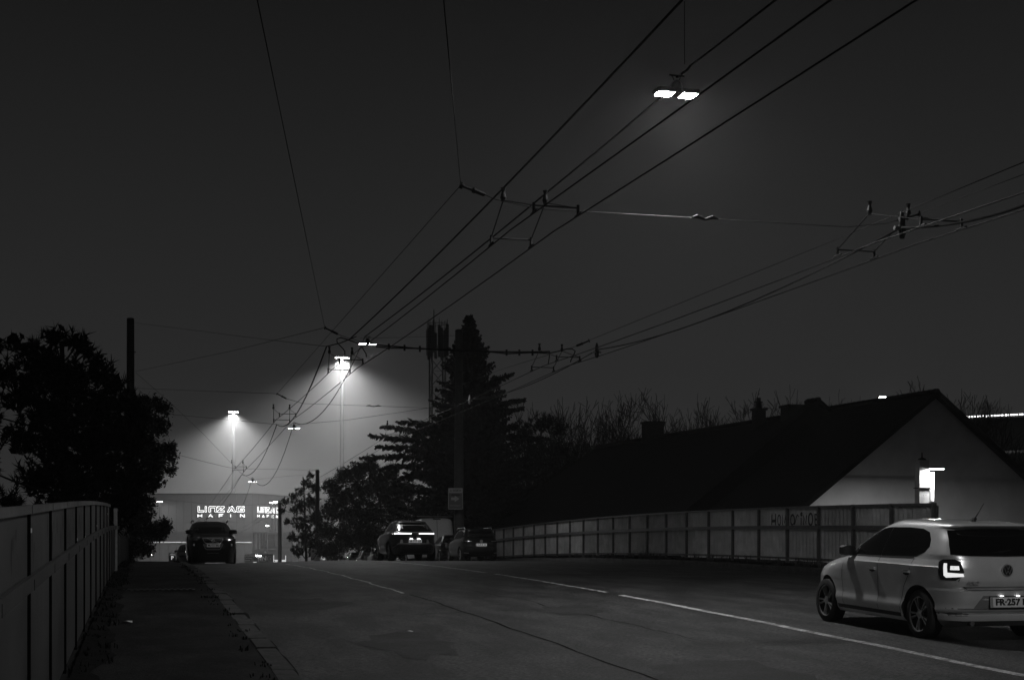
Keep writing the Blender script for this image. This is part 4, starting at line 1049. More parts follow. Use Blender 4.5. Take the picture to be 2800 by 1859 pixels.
        for i in range(spokes):
            a = 6.28318 * i / spokes
            for (da, q) in ((-.5 * 6.283 / spokes, hub), (-.22, rr * .28), (-.23, rr * .94), (-.10, rr * .95), (-.07, rr * .34), (.07, rr * .34), (.10, rr * .95), (.23, rr * .94), (.22, rr * .28)):
                star.append((q * math.cos(a + da), q * math.sin(a + da)))
        sm = MB(); sm.prism(star, Matrix.Translation((width * .40, 0, 0)) @ Matrix(((0, 0, 1, 0), (1, 0, 0, 0), (0, 1, 0, 0), (0, 0, 0, 1))), -.03)
        spk = sm.build('spokes', M[m])
        first = True
        for y in sp['axles']:
            for q in (-1, 1):
                w = empty('wheel', (q * (W - width / 2), y, r)); w.parent = self.o; w.rotation_euler = (rnd.uniform(0, 1.2), 0, 0 if q > 0 else math.pi)
                for src in (tyre, rimo, spk):
                    if first: src.parent = w
                    else: part(src.data, src.name.split('.')[0], w)
                first = False
        self.wheel_out = W
    def plate(self, s, y, z, rx=0, w=.52, front=False, emit=0, x=0):
        rot = (rx, 0, math.pi if front else 0)
        mb = MB(); mb.box((0, .006, 0), (w, .012, .12)); p = mb.build('number_plate', mat('plate_face', .62, .5, emit=emit), self.o); p.location = (x, y, z); p.rotation_euler = rot
        mb = MB(); mb.box((0, .010, 0), (w + .025, .012, .145)); mb.build('plate_frame', M['black'], p)
        text(s, .105, M['black'], p, (.015, -.003, 0), width=w * .80, bold=.004)
        mb = MB(); mb.box((-w/2 + .018, -.001, 0), (.03, .004, .11)); mb.build('country_band', M['grey'], p)
        return p
    def mirror(self, y, z, out, m, size=(.20, .13, .14)):
        for q in (-1, 1):
            W = abs(self.hit('left' if q < 0 else 'right', y, z).x) if self.hit('left', y, z) else .8
            mb = MB(); a, b, c = size
            vs = []
            for (xx, s) in ((0, .55), (.25, .95), (.75, 1), (1, .6)):
                for (yy, zz) in ((-1, -1), (1, -1), (1, 1), (-1, 1)): vs.append((xx * a, yy * b / 2 * s, zz * c / 2 * s))
            fs = [(i*4 + j, i*4 + (j+1) % 4, (i+1)*4 + (j+1) % 4, (i+1)*4 + j) for i in range(3) for j in range(4)] + [(3, 2, 1, 0), (12, 13, 14, 15)]
            mb.add(vs, fs); mo = mb.build('mirror', m, self.o, smooth=60); mo.location = (q * (W + .03), y, z + .02); mo.rotation_euler = (0, 0, 0 if q > 0 else math.pi)
            mb = MB(); mb.box((-.02, 0, -.04), (.10, .05, .04)); mb.build('mirror_stalk', M['black'], mo)
M['alloy'] = mat('alloy', .5, .35, metal=.6)
M['tyre'] = mat('tyre_rubber', .014, .8)
M['carglass'] = mat('car_glass', .004, .06, spec=.6)
M['silver'] = mat('silver_paint', .74, .34, metal=.5, coat=.9, spec=.5, dirt=.12, var=.02, dscale=1.2)
M['lampglass'] = mat('lamp_cover', .02, .08, spec=.7)
M['chrome'] = mat('chrome', .75, .32, metal=.85)
M['darkpaint'] = mat('black_car_paint', .006, .3, coat=1.0)
M['greypaint'] = mat('grey_car_paint', .045, .35, coat=1.0, metal=.2)
M['vanpaint'] = mat('van_paint', .85, .5, coat=.4)
def mirrorx(pts): return [(-a, b) for a, b in pts][::-1]
def place(l, s, rz=0):
    sl = math.atan(slope_at(s)); return dict(loc=(l, s, road_z(l, s)), rz=rz, rx=sl if rz == 0 else -sl)

# --- the pale hatchback passing on the right
hatch = dict(axles=(-1.295, 1.175), wheel_r=.302,
    rear=[(.19, -1.83), (.24, -1.90), (.26, -1.945), (.33, -1.955), (.345, -1.935), (.36, -1.96), (.40, -1.985), (.415, -1.972), (.52, -1.985), (.615, -1.985), (.625, -1.93), (.64, -1.895), (.67, -1.935), (.72, -1.945), (.86, -1.925), (.98, -1.89), (1.03, -1.87), (1.04, -1.86), (1.20, -1.755), (1.36, -1.625), (1.372, -1.69), (1.395, -1.71), (1.41, -1.66), (1.43, -1.40), (1.447, -1.05), (1.458, -.65), (1.462, -.35)],
    front=[(.19, 1.80), (.28, 1.93), (.45, 1.985), (.62, 1.965), (.74, 1.86), (.82, 1.66), (.88, 1.40), (.93, 1.12), (.97, .95), (1.05, .80), (1.2, .50), (1.33, .20), (1.40, .0), (1.435, -.12), (1.455, -.22), (1.462, -.28)],
    width=[(.19, .76), (.24, .80), (.30, .815), (.38, .838), (.47, .818), (.60, .826), (.80, .838), (.895, .841), (.905, .830), (.93, .815), (.99, .782), (1.05, .762), (1.2, .69), (1.34, .618), (1.385, .588), (1.41, .56), (1.435, .50), (1.45, .40), (1.458, .26), (1.462, .08)],
    nr=[(.19, 6), (.6, 6), (.98, 6.5), (1.05, 8), (1.36, 8), (1.46, 5)], nf=[(.19, 3.4), (.7, 3.2), (.95, 3.2), (1.1, 4), (1.46, 4)])
pol = Car('hatchback', 'pale silver hatchback driving away on the right with lit tail lamps', 'car', hatch, M['silver'], **place(10.0, 16.98))
C = pol; C.wheels(.195, 5)
for side, q in (('left', 1), ('right', 1)):
    C.drape('side_window', side, [(.60, .972), (.36, 1.125), (.12, 1.255), (-.06, 1.325), (-.22, 1.345), (-.335, 1.35), (-.335, .985)], M['carglass'])
    C.drape('side_window', side, [(-.345, .985), (-.345, 1.35), (-.75, 1.355), (-1.08, 1.345), (-1.26, 1.305), (-1.36, 1.215), (-1.40, 1.13), (-1.345, 1.06), (-1.18, 1.005)], M['carglass'])
    C.strip('window_trim', side, [(.72, .962), (.0, .972), (-.6, .980), (-1.15, .992)], .018, M['black'], .006)
    C.strip('door_seam', side, [(.62, .95), (.66, .70), (.62, .40), (.60, .30)], .009, M['black'])
    C.strip('door_seam', side, [(-.34, .98), (-.34, .30)], .009, M['black'])
    C.strip('door_seam', side, [(-1.16, .98), (-1.12, .80), (-.98, .62), (-.92, .45), (-.9, .30)], .009, M['black'])
    C.strip('sill_trim', side, [(.80, .265), (-.90, .265)], .05, M['black'], .004)
    for y in (-.20, -1.05):
        C.drape('handle_recess', side, [(y + .07, .78), (y + .06, .83), (y - .06, .83), (y - .07, .78), (y, .765)], M['black'], .002, .04)
        h = C.hit(side, y, .808); mb = MB(); mb.box((0, 0, 0), (.035, .17, .026)); d = mb.build('door_handle', M['silver'], C.o); d.location = (h.x + (-.008 if side == 'left' else .008), y, .812)
C.drape('rear_window', 'rear', [(-.67, 1.05), (-.45, 1.035), (0, 1.03), (.45, 1.035), (.67, 1.05), (.64, 1.16), (.575, 1.335), (.3, 1.352), (0, 1.355), (-.3, 1.352), (-.575, 1.335), (-.64, 1.16)], M['carglass'], .012, .05, .02)
mb = MB(); mb.bar((-.30, -1.845, 1.055), (.12, -1.835, 1.10), .012, .012); mb.build('wiper', M['black'], C.o)
litL = mat('tail_lamp_light', .6, .3, emit=.75)
for side, sg_ in (('rl', 1), ('rr', -1)):
    f = (lambda p: p) if sg_ > 0 else mirrorx
    C.drape('tail_lamp', side, f([(.645, .96), (.70, .992), (.84, .995), (.905, .965), (.955, .845), (.915, .775), (.865, .745), (.68, .748), (.655, .80)]), M['lampglass'], .010, .05, .03)
    C.drape('lit_bar', side, f([(.715, .945), (.755, .945), (.765, .835), (.945, .825), (.955, .79), (.75, .775), (.72, .80)]), litL, .016, .04, .01)
    C.drape('lit_block', side, f([(.80, .915), (.895, .915), (.905, .868), (.80, .868)]), litL, .016, .04, .01)
C.strip('tailgate_seam', 'rear', [(-.70, .99), (-.58, .82), (-.62, .735), (-.56, .665), (-.50, .632), (0, .628), (.50, .632), (.56, .665), (.62, .735), (.58, .82), (.70, .99)], .010, M['black'])
C.drape('plate_recess', 'rear', [(-.46, .415), (.46, .415), (.40, .50), (.345, .565), (-.345, .565), (-.40, .50)], mat('recess_grey', .16, .5), .002, .07)
C.plate('FR·257 F', -2.003, .487, R(-6), emit=.0)
for x in (-.11, .11):
    mb = MB(); mb.box((0, 0, 0), (.045, .012, .008)); d = mb.build('plate_lamp', mat('plate_lamp_light', .8, .3, emit=3), C.o); d.location = (x, -2.004, .562)
for q in (-1, 1):
    C.drape('glint_or_reflector', 'rear', [(q*.76, .318), (q*.52, .322), (q*.50, .345), (q*.76, .35)] if q < 0 else [(.50, .345), (.52, .322), (.76, .318), (.76, .35)], M['black'], .004, .05)
C.strip('bumper_crease', 'rear', [(-.78, .408), (.78, .408)], .010, M['black'])
mb = MB(); mb.tube([(0, -1.938, .865), (0, -1.950, .865)], [.075, .072], 28); mb.build('badge', M['chrome'], C.o, smooth=40)
mb = MB(); mb.tube([(0, -1.952, .865), (0, -1.9535, .865)], .063, 28); mb.build('badge_field', M['black'], C.o)
mb = MB()
for a, b in (((-.022, .05), (0, .008)), ((0, .008), (.022, .05)), ((-.05, .03), (-.022, -.045)), ((-.022, -.045), (0, -.004)), ((0, -.004), (.022, -.045)), ((.022, -.045), (.05, .03))):
    mb.bar((a[0], -1.956, .865 + a[1]), (b[0], -1.956, .865 + b[1]), .009, .004)
mb.build('emblem', M['chrome'], C.o)
text('POLO', .055, M['chrome'], C.o, (-.46, -1.952, .715), width=.15, bold=.002)
mb = MB(); mb.tube([(0, -1.18, 1.44), (0, -1.25, 1.475)], [.04, .02], 8); mb.tube([(0, -1.22, 1.46), (0, -1.42, 1.66)], [.009, .005], 6); mb.build('antenna', M['black'], C.o)
C.mirror(.50, 1.0, .2, M['black'], (.20, .14, .14))
mb = MB(); mb.tube([(-.45, -1.80, .235), (-.45, -1.93, .23)], .03, 10); mb.build('exhaust', M['steel'], C.o)
# front lamps, so that the car is whole from every side
for side, sg_ in (('fl', 1), ('fr', -1)):
    f = (lambda p: p) if sg_ > 0 else mirrorx
    C.drape('head_lamp', side, f([(.60, .70), (.78, .66), (.96, .66), (1.0, .74), (.80, .79), (.62, .78)]), M['lampglass'], .006, .07)

# --- the coupe-like crossover in the far lane
cross = dict(axles=(-1.32, 1.32), wheel_r=.345,
    rear=[(.24, -1.98), (.32, -2.06), (.50, -2.13), (.62, -2.15), (.66, -2.09), (.78, -2.06), (.92, -2.10), (.985, -2.12), (1.0, -2.15), (1.03, -2.16), (1.06, -2.13), (1.09, -2.02), (1.22, -1.80), (1.36, -1.55), (1.44, -1.38), (1.455, -1.44), (1.475, -1.42), (1.50, -1.20), (1.53, -.85), (1.55, -.5), (1.558, -.25)],
    front=[(.24, 1.98), (.4, 2.12), (.6, 2.17), (.8, 2.12), (.9, 1.95), (.98, 1.6), (1.04, 1.2), (1.08, 1.02), (1.2, .75), (1.38, .32), (1.48, .08), (1.53, -.08), (1.55, -.16), (1.558, -.2)],
    width=[(.24, .82), (.32, .88), (.5, .905), (.7, .912), (.85, .905), (.98, .885), (1.05, .84), (1.1, .80), (1.25, .72), (1.40, .645), (1.47, .60), (1.51, .52), (1.54, .38), (1.558, .1)],
    nr=[(.24, 5), (1.0, 4.6), (1.1, 6), (1.56, 5)], nf=[(.24, 3.4), (1.56, 3.6)])
C = Car('crossover', 'dark grey coupe crossover with a bright tail light bar on the crest', 'car', cross, M['greypaint'], **place(9.75, 54.4)); C.wheels(.22, 5)
C.drape('rear_window', 'rear', [(-.72, 1.10), (0, 1.085), (.72, 1.10), (.60, 1.40), (.30, 1.435), (-.30, 1.435), (-.60, 1.40)], M['carglass'], .004, .12)
for side in ('left', 'right'):
    C.drape('side_window', side, [(.92, 1.09), (.45, 1.32), (.1, 1.44), (-.45, 1.46), (-.95, 1.40), (-1.35, 1.24), (-1.2, 1.13), (-.3, 1.10)], M['carglass'], .004, .12)
    C.strip('wheel_arch_trim', side, [(-1.32 + .43 * math.cos(R(a)), .345 + .43 * math.sin(R(a))) for a in range(0, 181, 12)], .05, M['black'], .008)
    C.strip('wheel_arch_trim', side, [(1.32 + .43 * math.cos(R(a)), .345 + .43 * math.sin(R(a))) for a in range(0, 181, 12)], .05, M['black'], .008)
barm = mat('tail_bar_light', .8, .3, emit=2.6)
C.drape('light_bar', 'rear', [(-.80, 1.005), (-.14, 1.005), (-.14, 1.045), (-.80, 1.05)], barm, .012, .08)
C.drape('light_bar', 'rear', [(.14, 1.005), (.80, 1.005), (.80, 1.05), (.14, 1.045)], barm, .012, .08)
for s_, sg_ in (('rl', 1), ('rr', -1)):
    f = (lambda p: p) if sg_ > 0 else mirrorx
    C.drape('lamp_end', s_, f([(.82, 1.005), (.92, 1.005), (.92, 1.05), (.82, 1.055)]), barm, .014, .05)
    C.drape('reflector_fin', 'rear', [(sg_*-.56, .66), (sg_*-.44, .66), (sg_*-.46, .80), (sg_*-.52, .80)][::sg_], M['chrome'], .006, .08)
C.drape('lower_bumper', 'rear', [(-.72, .32), (.72, .32), (.68, .56), (.55, .64), (-.55, .64), (-.68, .56)], M['black'], .006, .12)
C.strip('bumper_lip', 'rear', [(-.8, .50), (-.6, .66), (.6, .66), (.8, .50)], .03, M['steel'], .012)
C.plate('SE·717 CE', -2.115, .745, R(4), emit=.16)
for x in (-.14, .14):
    mb = MB(); mb.box((0, 0, 0), (.12, .015, .025)); d = mb.build('plate_lamp', mat('plate_lamp_b', .8, .3, emit=4), C.o); d.location = (x, -2.125, .825)
mb = MB(); mb.box((0, -1.30, 1.53), (.05, .16, .06), taper=.5); mb.build('antenna_fin', M['black'], C.o)
mb = MB(); mb.tube([(0, -2.135, .935), (0, -2.15, .935)], .055, 16); mb.build('badge', M['darksteel'], C.o)
C.mirror(.75, 1.10, .2, M['black'])

# --- the dark estate-like car parked by the fence
suv = dict(axles=(-1.34, 1.34), wheel_r=.345,
    rear=[(.26, -2.05), (.36, -2.16), (.55, -2.22), (.66, -2.22), (.70, -2.17), (.95, -2.15), (1.02, -2.12), (1.08, -2.07), (1.3, -1.95), (1.50, -1.82), (1.54, -1.86), (1.57, -1.84), (1.60, -1.5), (1.62, -1.0), (1.63, -.5)],
    front=[(.26, 2.05), (.45, 2.2), (.7, 2.2), (.88, 2.1), (.98, 1.8), (1.05, 1.35), (1.10, 1.15), (1.3, .82), (1.48, .48), (1.57, .22), (1.61, 0), (1.63, -.2)],
    width=[(.26, .84), (.36, .90), (.6, .918), (.9, .915), (1.0, .895), (1.08, .86), (1.3, .79), (1.48, .715), (1.55, .67), (1.59, .58), (1.62, .4), (1.63, .1)],
    nr=[(.26, 6), (1.63, 6)], nf=[(.26, 3.4), (1.63, 3.6)])
def dress(C, rw, sw, lamp=None):
    C.drape('rear_window', 'rear', rw, M['carglass'], .004, .12)
    for side in ('left', 'right'): C.drape('side_window', side, sw, M['carglass'], .004, .12)
C = Car('estate_car', 'black parked car with roof rails and badge beside the corrugated fence', 'car', suv, M['darkpaint'], **place(15.6, 68.5)); C.wheels(.22, 5)
dress(C, [(-.76, 1.12), (.76, 1.12), (.66, 1.48), (-.66, 1.48)], [(1.0, 1.12), (.5, 1.42), (.2, 1.50), (-1.2, 1.50), (-1.75, 1.36), (-1.8, 1.2), (-1.3, 1.12)])
C.plate('KUS·M 40', -2.165, .80, 0, emit=.22)
mb = MB(); mb.tube([(0, -2.15, .97), (0, -2.165, .97)], .075, 20); mb.build('badge', M['chrome'], C.o)
for q in (-1, 1):
    mb = MB(); mb.tube([(q*.66, -1.55, 1.575), (q*.66, -1.4, 1.64), (q*.66, .1, 1.65), (q*.66, .3, 1.58)], .018, 6); mb.build('roof_rail', M['chrome'], C.o)
    s_ = 'rl' if q < 0 else 'rr'; f = (lambda p: p) if q < 0 else mirrorx
    C.drape('tail_lamp', s_, f([(.75, .90), (1.0, .90), (1.02, 1.0), (.75, 1.03)]), M['lampglass'], .008, .08)
    C.strip('lamp_edge', 'rear', [(q*.84, .99), (q*.48, .97)], .018, M['chrome'], .014)
    C.strip('bumper_trim', 'rear', [(q*.84, .42), (q*.62, .40)], .03, M['chrome'], .008)
C.mirror(.85, 1.14, .2, M['black'])

# --- further dark cars of the parked rows
def dark_car(l, s, label, name='parked_car', rz=0, group='cars parked in the row beyond the crest'):
    C = Car(name, label, 'car', hatch, M['darkpaint'], group=group, **place(l, s, rz)); C.wheels(.195, 5)
    dress(C, [(-.67, 1.045), (.67, 1.045), (.59, 1.35), (-.59, 1.35)], [(.60, .975), (-.06, 1.325), (-.3, 1.35), (-1.08, 1.345), (-1.30, 1.28), (-1.40, 1.13), (-1.18, 1.005)])
    C.drape('windscreen', 'front', [(-.62, 1.02), (.62, 1.02), (.53, 1.38), (-.53, 1.38)], M['carglass'], .006, .12)
    for side, q in (('rl', 1), ('rr', -1)):
        f = (lambda p: p) if q > 0 else mirrorx
        C.drape('tail_lamp', side, f([(.65, .78), (.90, .78), (.93, .95), (.66, .98)]), M['lampglass'], .010, .07)
    for side, q in (('fl', 1), ('fr', -1)):
        f = (lambda p: p) if q > 0 else mirrorx
        C.drape('head_lamp', side, f([(.60, .70), (.78, .64), (.96, .66), (1.0, .74), (.80, .79), (.62, .78)]), M['lampglass'], .006, .07)
    mb = MB(); mb.box((0, -1.995, .5), (.50, .012, .11)); mb.build('number_plate', M['grey'], C.o)
    C.mirror(.50, 1.0, .2, M['black']); return C
dark_car(15.55, 73.6, 'dark small car tucked between the crossover and the black estate')
dark_car(15.6, 96.3, 'dark parked car just left of the crossover')
dark_car(15.7, 102.6, 'lower dark parked car farther down the right row')
dark_car(15.7, 109, 'farthest dark car of the right row barely above the crest')
dark_car(2.6, 87, 'dark car parked behind the big front facing car', rz=math.pi, group=None)

# --- the white panel van
van = dict(axles=(-1.55, 1.75), wheel_r=.35,
    rear=[(.35, -2.55), (.5, -2.6), (.9, -2.6), (1.4, -2.58), (2.2, -2.50), (2.40, -2.42), (2.47, -2.3), (2.52, -1.8), (2.54, -1.0)],
    front=[(.35, 2.45), (.6, 2.62), (.9, 2.58), (1.1, 2.35), (1.2, 2.1), (1.7, 1.65), (2.1, 1.25), (2.35, .9), (2.46, .6), (2.52, .2), (2.54, -.4)],
    width=[(.35, .95), (.6, 1.0), (1.2, 1.02), (1.5, 1.0), (2.0, .965), (2.3, .93), (2.42, .86), (2.49, .72), (2.53, .4), (2.54, .1)],
    nr=[(.35, 9), (2.54, 8)], nf=[(.35, 4), (2.54, 4)])
C = Car('panel_van', 'white panel van with a roof rack bar parked behind the crossover', 'van', van, M['vanpaint'], **place(15.5, 79.0)); C.wheels(.23, 5)
C.strip('door_seam', 'rear', [(0, 2.40), (0, .55)], .02, M['black'], .004)
for q in (-1, 1):
    C.drape('tail_lamp', 'rear', [(q*.93, 1.0), (q*.82, 1.0), (q*.82, 1.45), (q*.93, 1.45)][::-q], M['lampglass'], .008, .1)
    C.drape('cab_window', 'left' if q < 0 else 'right', [(1.75, 1.35), (1.35, 1.85), (.75, 1.9), (.75, 1.32)], M['carglass'], .005, .15)
mb = MB(); mb.box((0, -2.42, 2.44), (.42, .06, .05)); mb.build('brake_lamp', M['black'], C.o)
mb = MB(); mb.tube([(-1.0, -1.9, 2.62), (1.0, -1.9, 2.60)], .03, 8); mb.build('rack_bar', M['steel'], C.o)
for q in (-.7, .7):
    mb = MB(); mb.tube([(q, -1.9, 2.61), (q, -1.9, 2.44)], .02, 6); mb.build('rack_foot', M['black'], C.o)
C.mirror(1.7, 1.45, .2, M['black'], (.25, .15, .28))

# --- the big dark car facing the camera at the left kerb
big = dict(axles=(-1.39, 1.39), wheel_r=.37,
    rear=[(.06, -2.1), (.5, -2.28), (.8, -2.3), (1.05, -2.25), (1.15, -2.2), (1.4, -2.0), (1.6, -1.82), (1.64, -1.8), (1.67, -1.5), (1.70, -1.0), (1.71, -.6)],
    front=[(.06, 2.18), (.34, 2.26), (.60, 2.32), (.80, 2.31), (.95, 2.26), (1.02, 2.12), (1.07, 1.85), (1.11, 1.5), (1.15, 1.25), (1.2, 1.12), (1.35, .82), (1.52, .45), (1.62, .18), (1.67, 0), (1.70, -.2), (1.71, -.4)],
    width=[(.06, .88), (.38, .925), (.7, .945), (.95, .945), (1.08, .92), (1.16, .88), (1.35, .81), (1.52, .735), (1.61, .68), (1.66, .58), (1.70, .38), (1.71, .1)],
    nr=[(.28, 5), (1.71, 5)], nf=[(.28, 4.6), (.9, 4.4), (1.1, 3.8), (1.2, 4.2), (1.71, 4)])
C = Car('front_facing_car', 'big black car facing the camera with a slashed grille and plate', 'car', big, M['darkpaint'], **place(2.52, 58.0, math.pi)); C.wheels(.23, 5)
C.drape('windscreen', 'front', [(-.74, 1.21), (0, 1.20), (.74, 1.21), (.60, 1.58), (0, 1.61), (-.60, 1.58)], M['carglass'], .005, .12)
for side in ('left', 'right'): C.drape('side_window', side, [(.95, 1.18), (.4, 1.5), (.1, 1.6), (-1.0, 1.6), (-1.6, 1.45), (-1.7, 1.2)], M['carglass'], .004, .12)
C.drape('grille', 'front', [(-.38, 1.0), (.38, 1.0), (.33, .88), (.25, .80), (-.25, .80), (-.33, .88)], M['black'], .010, .08)
C.strip('grille_frame', 'front', [(-.39, 1.005), (.39, 1.005)], .022, M['chrome'], .02)
for q in (-1, 1): C.strip('grille_frame', 'front', [(q*.39, 1.005), (q*.34, .87), (q*.26, .795)], .020, M['chrome'], .02)
C.strip('grille_frame', 'front', [(-.26, .795), (.26, .795)], .014, M['chrome'], .02)
C.strip('grille_slash', 'front', [(-.22, .82), (.22, .985)], .014, M['chrome'], .022)
mb = MB(); pts = [(.055 * math.cos(R(a)), .055 * math.sin(R(a))) for a in range(0, 361, 20)]; yb = C.hit('front', 0, .90).y + .03
for a, b in zip(pts[:-1], pts[1:]): mb.bar((a[0], yb, .90 + a[1]), (b[0], yb, .90 + b[1]), .014)
mb.bar((-.05, yb, .90), (.05, yb, .90), .016); mb.build('emblem', M['chrome'], C.o)
alum = mat('front_skid_plate', .35, .45, metal=.3)
C.drape('plate_surround', 'front', [(-.39, .77), (.39, .77), (.29, .575), (.25, .545), (-.25, .545), (-.29, .575)], alum, .012, .08)
C.drape('air_intake', 'front', [(-.30, .665), (.30, .665), (.26, .59), (-.26, .59)], M['black'], .018, .08)
yp = C.hit('front', 0, .72).y; C.plate('MU·717 BU', yp + .03, .715, 0, front=True, emit=.05)
for q in (-1, 1):
    s_ = 'fr' if q > 0 else 'fl'; f = (lambda p: p) if q < 0 else mirrorx
    C.drape('head_lamp', s_, f([(.92, .93), (1.10, .90), (1.20, .90), (1.16, .99), (1.02, 1.06), (.90, 1.05)]), mat('head_lamp_glass', .3, .2, metal=.3, spec=.8) if q < 0 else bpy.data.materials['head_lamp_glass'], .008, .07)
    h = C.hit('front', q * .70, .74); mb = MB(); mb.tube([(0, 0, 0), (0, .02, 0)], [.05, .045], 12); d = mb.build('fog_lamp', M['chrome'], C.o); d.location = (h.x, h.y, h.z)
    mb = MB(); mb.tube([(q*.70, -1.5, 1.66), (q*.70, -1.3, 1.73), (q*.68, .0, 1.73), (q*.67, .2, 1.66)], .018, 6); mb.build('roof_rail', M['darksteel'], C.o)
C.mirror(.88, 1.24, .2, M['black'], (.30, .16, .17))
C.drape('lower_lip', 'front', [(-.22, .415), (.22, .415), (.22, .43), (-.22, .43)], alum, .012, .1)
# ------------------------------------------------------------------ trees
def rvec(r):
    while True:
        v = Vector((r.uniform(-1, 1), r.uniform(-1, 1), r.uniform(-1, 1)))
        if .05 < v.length < 1: return v.normalized()
def tuft(mb, c, d, size, r, n=12, w=.012):
    """a burst of long needles round a shoot"""
    vs = []; fs = []
    for i in range(n):
        e = (d * r.uniform(.25, 1.1) + rvec(r) * .75).normalized(); b = c + d * size * r.uniform(-.35, .35); t = b + e * size * r.uniform(.6, 1.05)
        s = e.cross(rvec(r))
        if s.length < .01: continue
        s = s.normalized() * w; k = len(vs)
        vs += [b - s, b + s, t]; fs.append((k, k + 1, k + 2))
    mb.add(vs, fs)
def leafclump(mb, c, r, size, n=7, spread=.22):
    vs = []; fs = []
    for i in range(n):
        p = c + rvec(r) * spread * r.uniform(.1, 1); a = rvec(r); b = a.cross(rvec(r)).normalized(); s = size * r.uniform(.6, 1.2); k = len(vs)
        vs += [p - a * s, p + b * s * .45, p + a * s, p - b * s * .45]; fs.append((k, k + 1, k + 2, k + 3))
    mb.add(vs, fs)
def limb(mb, a, b, r0, r1, r, bend=.12, seg=5, n=6):
    L = (b - a).length; off = rvec(r) * L * bend; pts = []; rs = []
    for i in range(seg + 1):
        t = i / seg; pts.append(a.lerp(b, t) + off * (4 * t * (1 - t)) * .5 + Vector((0, 0, -L * .06 * 4 * t * (1 - t)))); rs.append(r0 + (r1 - r0) * t)
    mb.tube(pts, rs, n)
def lobe_tree(name, label, base, lobes, kind, seed, trunk_r=.18, size=.22, dens=1.0, w=.012, cat='tree', twig=0, top=None, group=None, stem_n=3):
    """crown made of shoots spread through several uneven lobes; lobes: (point, radius)"""
    r = random.Random(seed); o = tag(empty(name, base), label, cat, group)
    cr = MB(); wd = MB(); B = Vector(base)
    tz = top or max(l[0].z - l[1] * .3 for l in lobes); ctr = sum((l[0] for l in lobes), Vector()) / len(lobes)
    tp = Vector((ctr.x * .6 + B.x * .4, ctr.y * .6 + B.y * .4, tz)) - B
    tr = MB(); limb(tr, Vector((0, 0, 0)), tp, trunk_r, trunk_r * .25, r, .05, 9, 9)
    tr.build('trunk', M['bark'], o, smooth=50)
    for p, rad in lobes:
        q = p - B; t = max(.25, min(.95, (q.z - rad) / max(tp.z, .1))); a = tp * t
        limb(wd, a, q, trunk_r * .32 * (1.1 - t) + .02, .015, r)
        n = int(dens * (rad / size) ** 2 * 9)
        for i in range(n):
            v = rvec(r); v.z *= .95; rr = rad * (r.random() ** .35) * r.uniform(.82, 1.12)
            c = q + v * rr
            if kind == 'pine': tuft(cr, c, (v * .5 + Vector((0, 0, .75))).normalized(), size * r.uniform(.7, 1.25), r, 15, w * 1.6)
            else: leafclump(cr, c, r, size * .42, 9, size * 1.1)
        for i in range(int((rad / size) ** 2 * 4 * dens) + 4):      # older, denser foliage inside the lobe
            leafclump(cr, q + rvec(r) * rad * (r.random() ** .5) * (.66 if kind == 'pine' else .8), r, size * (.55 if kind == 'pine' else .5), 5, size * .9)
        for i in range(int(stem_n + rad * 2)):
            v = rvec(r); limb(wd, q - v * rad * .1, q + v * rad * r.uniform(.7, 1.0), .018, .006, r, .15, 3, 4)
        for i in range(twig):
            v = rvec(r); v.z = abs(v.z); limb(wd, q, q + v.normalized() * rad * r.uniform(1.05, 1.5), .016, .004, r, .1, 3, 3)
    wd.build('limbs', M['bark'], o); cr.build('crown', M['needle'] if kind == 'pine' else M['leaf'], o)
    return o
def LB(px, py, rp, depth, jit=1.0, seed=0):
    r = random.Random(px * 31 + py + seed); return (at(px, py, depth + r.uniform(-jit, jit)), rp * depth / FPX)
# the big pine at the left
D = 40.0
lob = [(150, 925, 34), (205, 935, 30), (45, 945, 26), (238, 960, 22), (95, 960, 30), (262, 990, 22), (15, 1015, 45), (120, 1010, 70), (200, 1030, 75), (285, 1030, 32), (315, 1050, 30), (60, 1080, 60), (160, 1120, 90), (260, 1110, 80), (340, 1110, 45), (375, 1125, 32), (60, 1190, 60), (170, 1220, 95), (280, 1210, 90), (355, 1190, 60), (110, 1310, 70), (220, 1320, 95), (330, 1300, 80), (-40, 1130, 60), (-60, 1270, 70), (20, 1375, 40), (150, 1400, 70), (300, 1400, 80), (-20, 940, 28)]
b = at(165, HORIZON, D); b.z = GROUND
lobe_tree('pine_tree', 'big dark pine behind the left fence with upright tufted shoots', b, [LB(x, y, rr, D, 1.4) for x, y, rr in lob], 'pine', 5, .24, .30, 1.25, .013)
# leafy tree and bushes to its right
D = 54.0
lob = [(385, 1110, 34), (425, 1105, 24), (452, 1118, 20), (400, 1160, 42), (440, 1165, 26), (385, 1230, 55), (432, 1240, 36), (468, 1250, 18), (380, 1310, 52), (422, 1318, 28), (425, 1275, 36), (462, 1222, 22), (470, 1285, 16), (350, 1360, 60), (400, 1375, 24)]
b = at(370, HORIZON, D); b.z = GROUND; b.x = min(b.x, -1.9)
lobe_tree('leafy_tree', 'leafy tree leaning over the pavement right of the big pine', b, [LB(x, y, rr, D, 1.0) for x, y, rr in lob], 'leaf', 6, .16, .17, 1.1, twig=3)
D = 66.0
lob = [(365, 1400, 38), (400, 1408, 28), (450, 1440, 24), (385, 1450, 42), (430, 1450, 32), (365, 1500, 34), (400, 1500, 26), (350, 1440, 40)]
b = at(378, HORIZON, D); b.z = pave_z(-.9, b.y) - .5; b.x = min(b.x, -1.2)
lobe_tree('roadside_bush', 'low leafy bush at the end of the left fence', b, [LB(x, y, rr, D, .8) for x, y, rr in lob], 'leaf', 8, .07, .20, 1.1, cat='bush', twig=4)

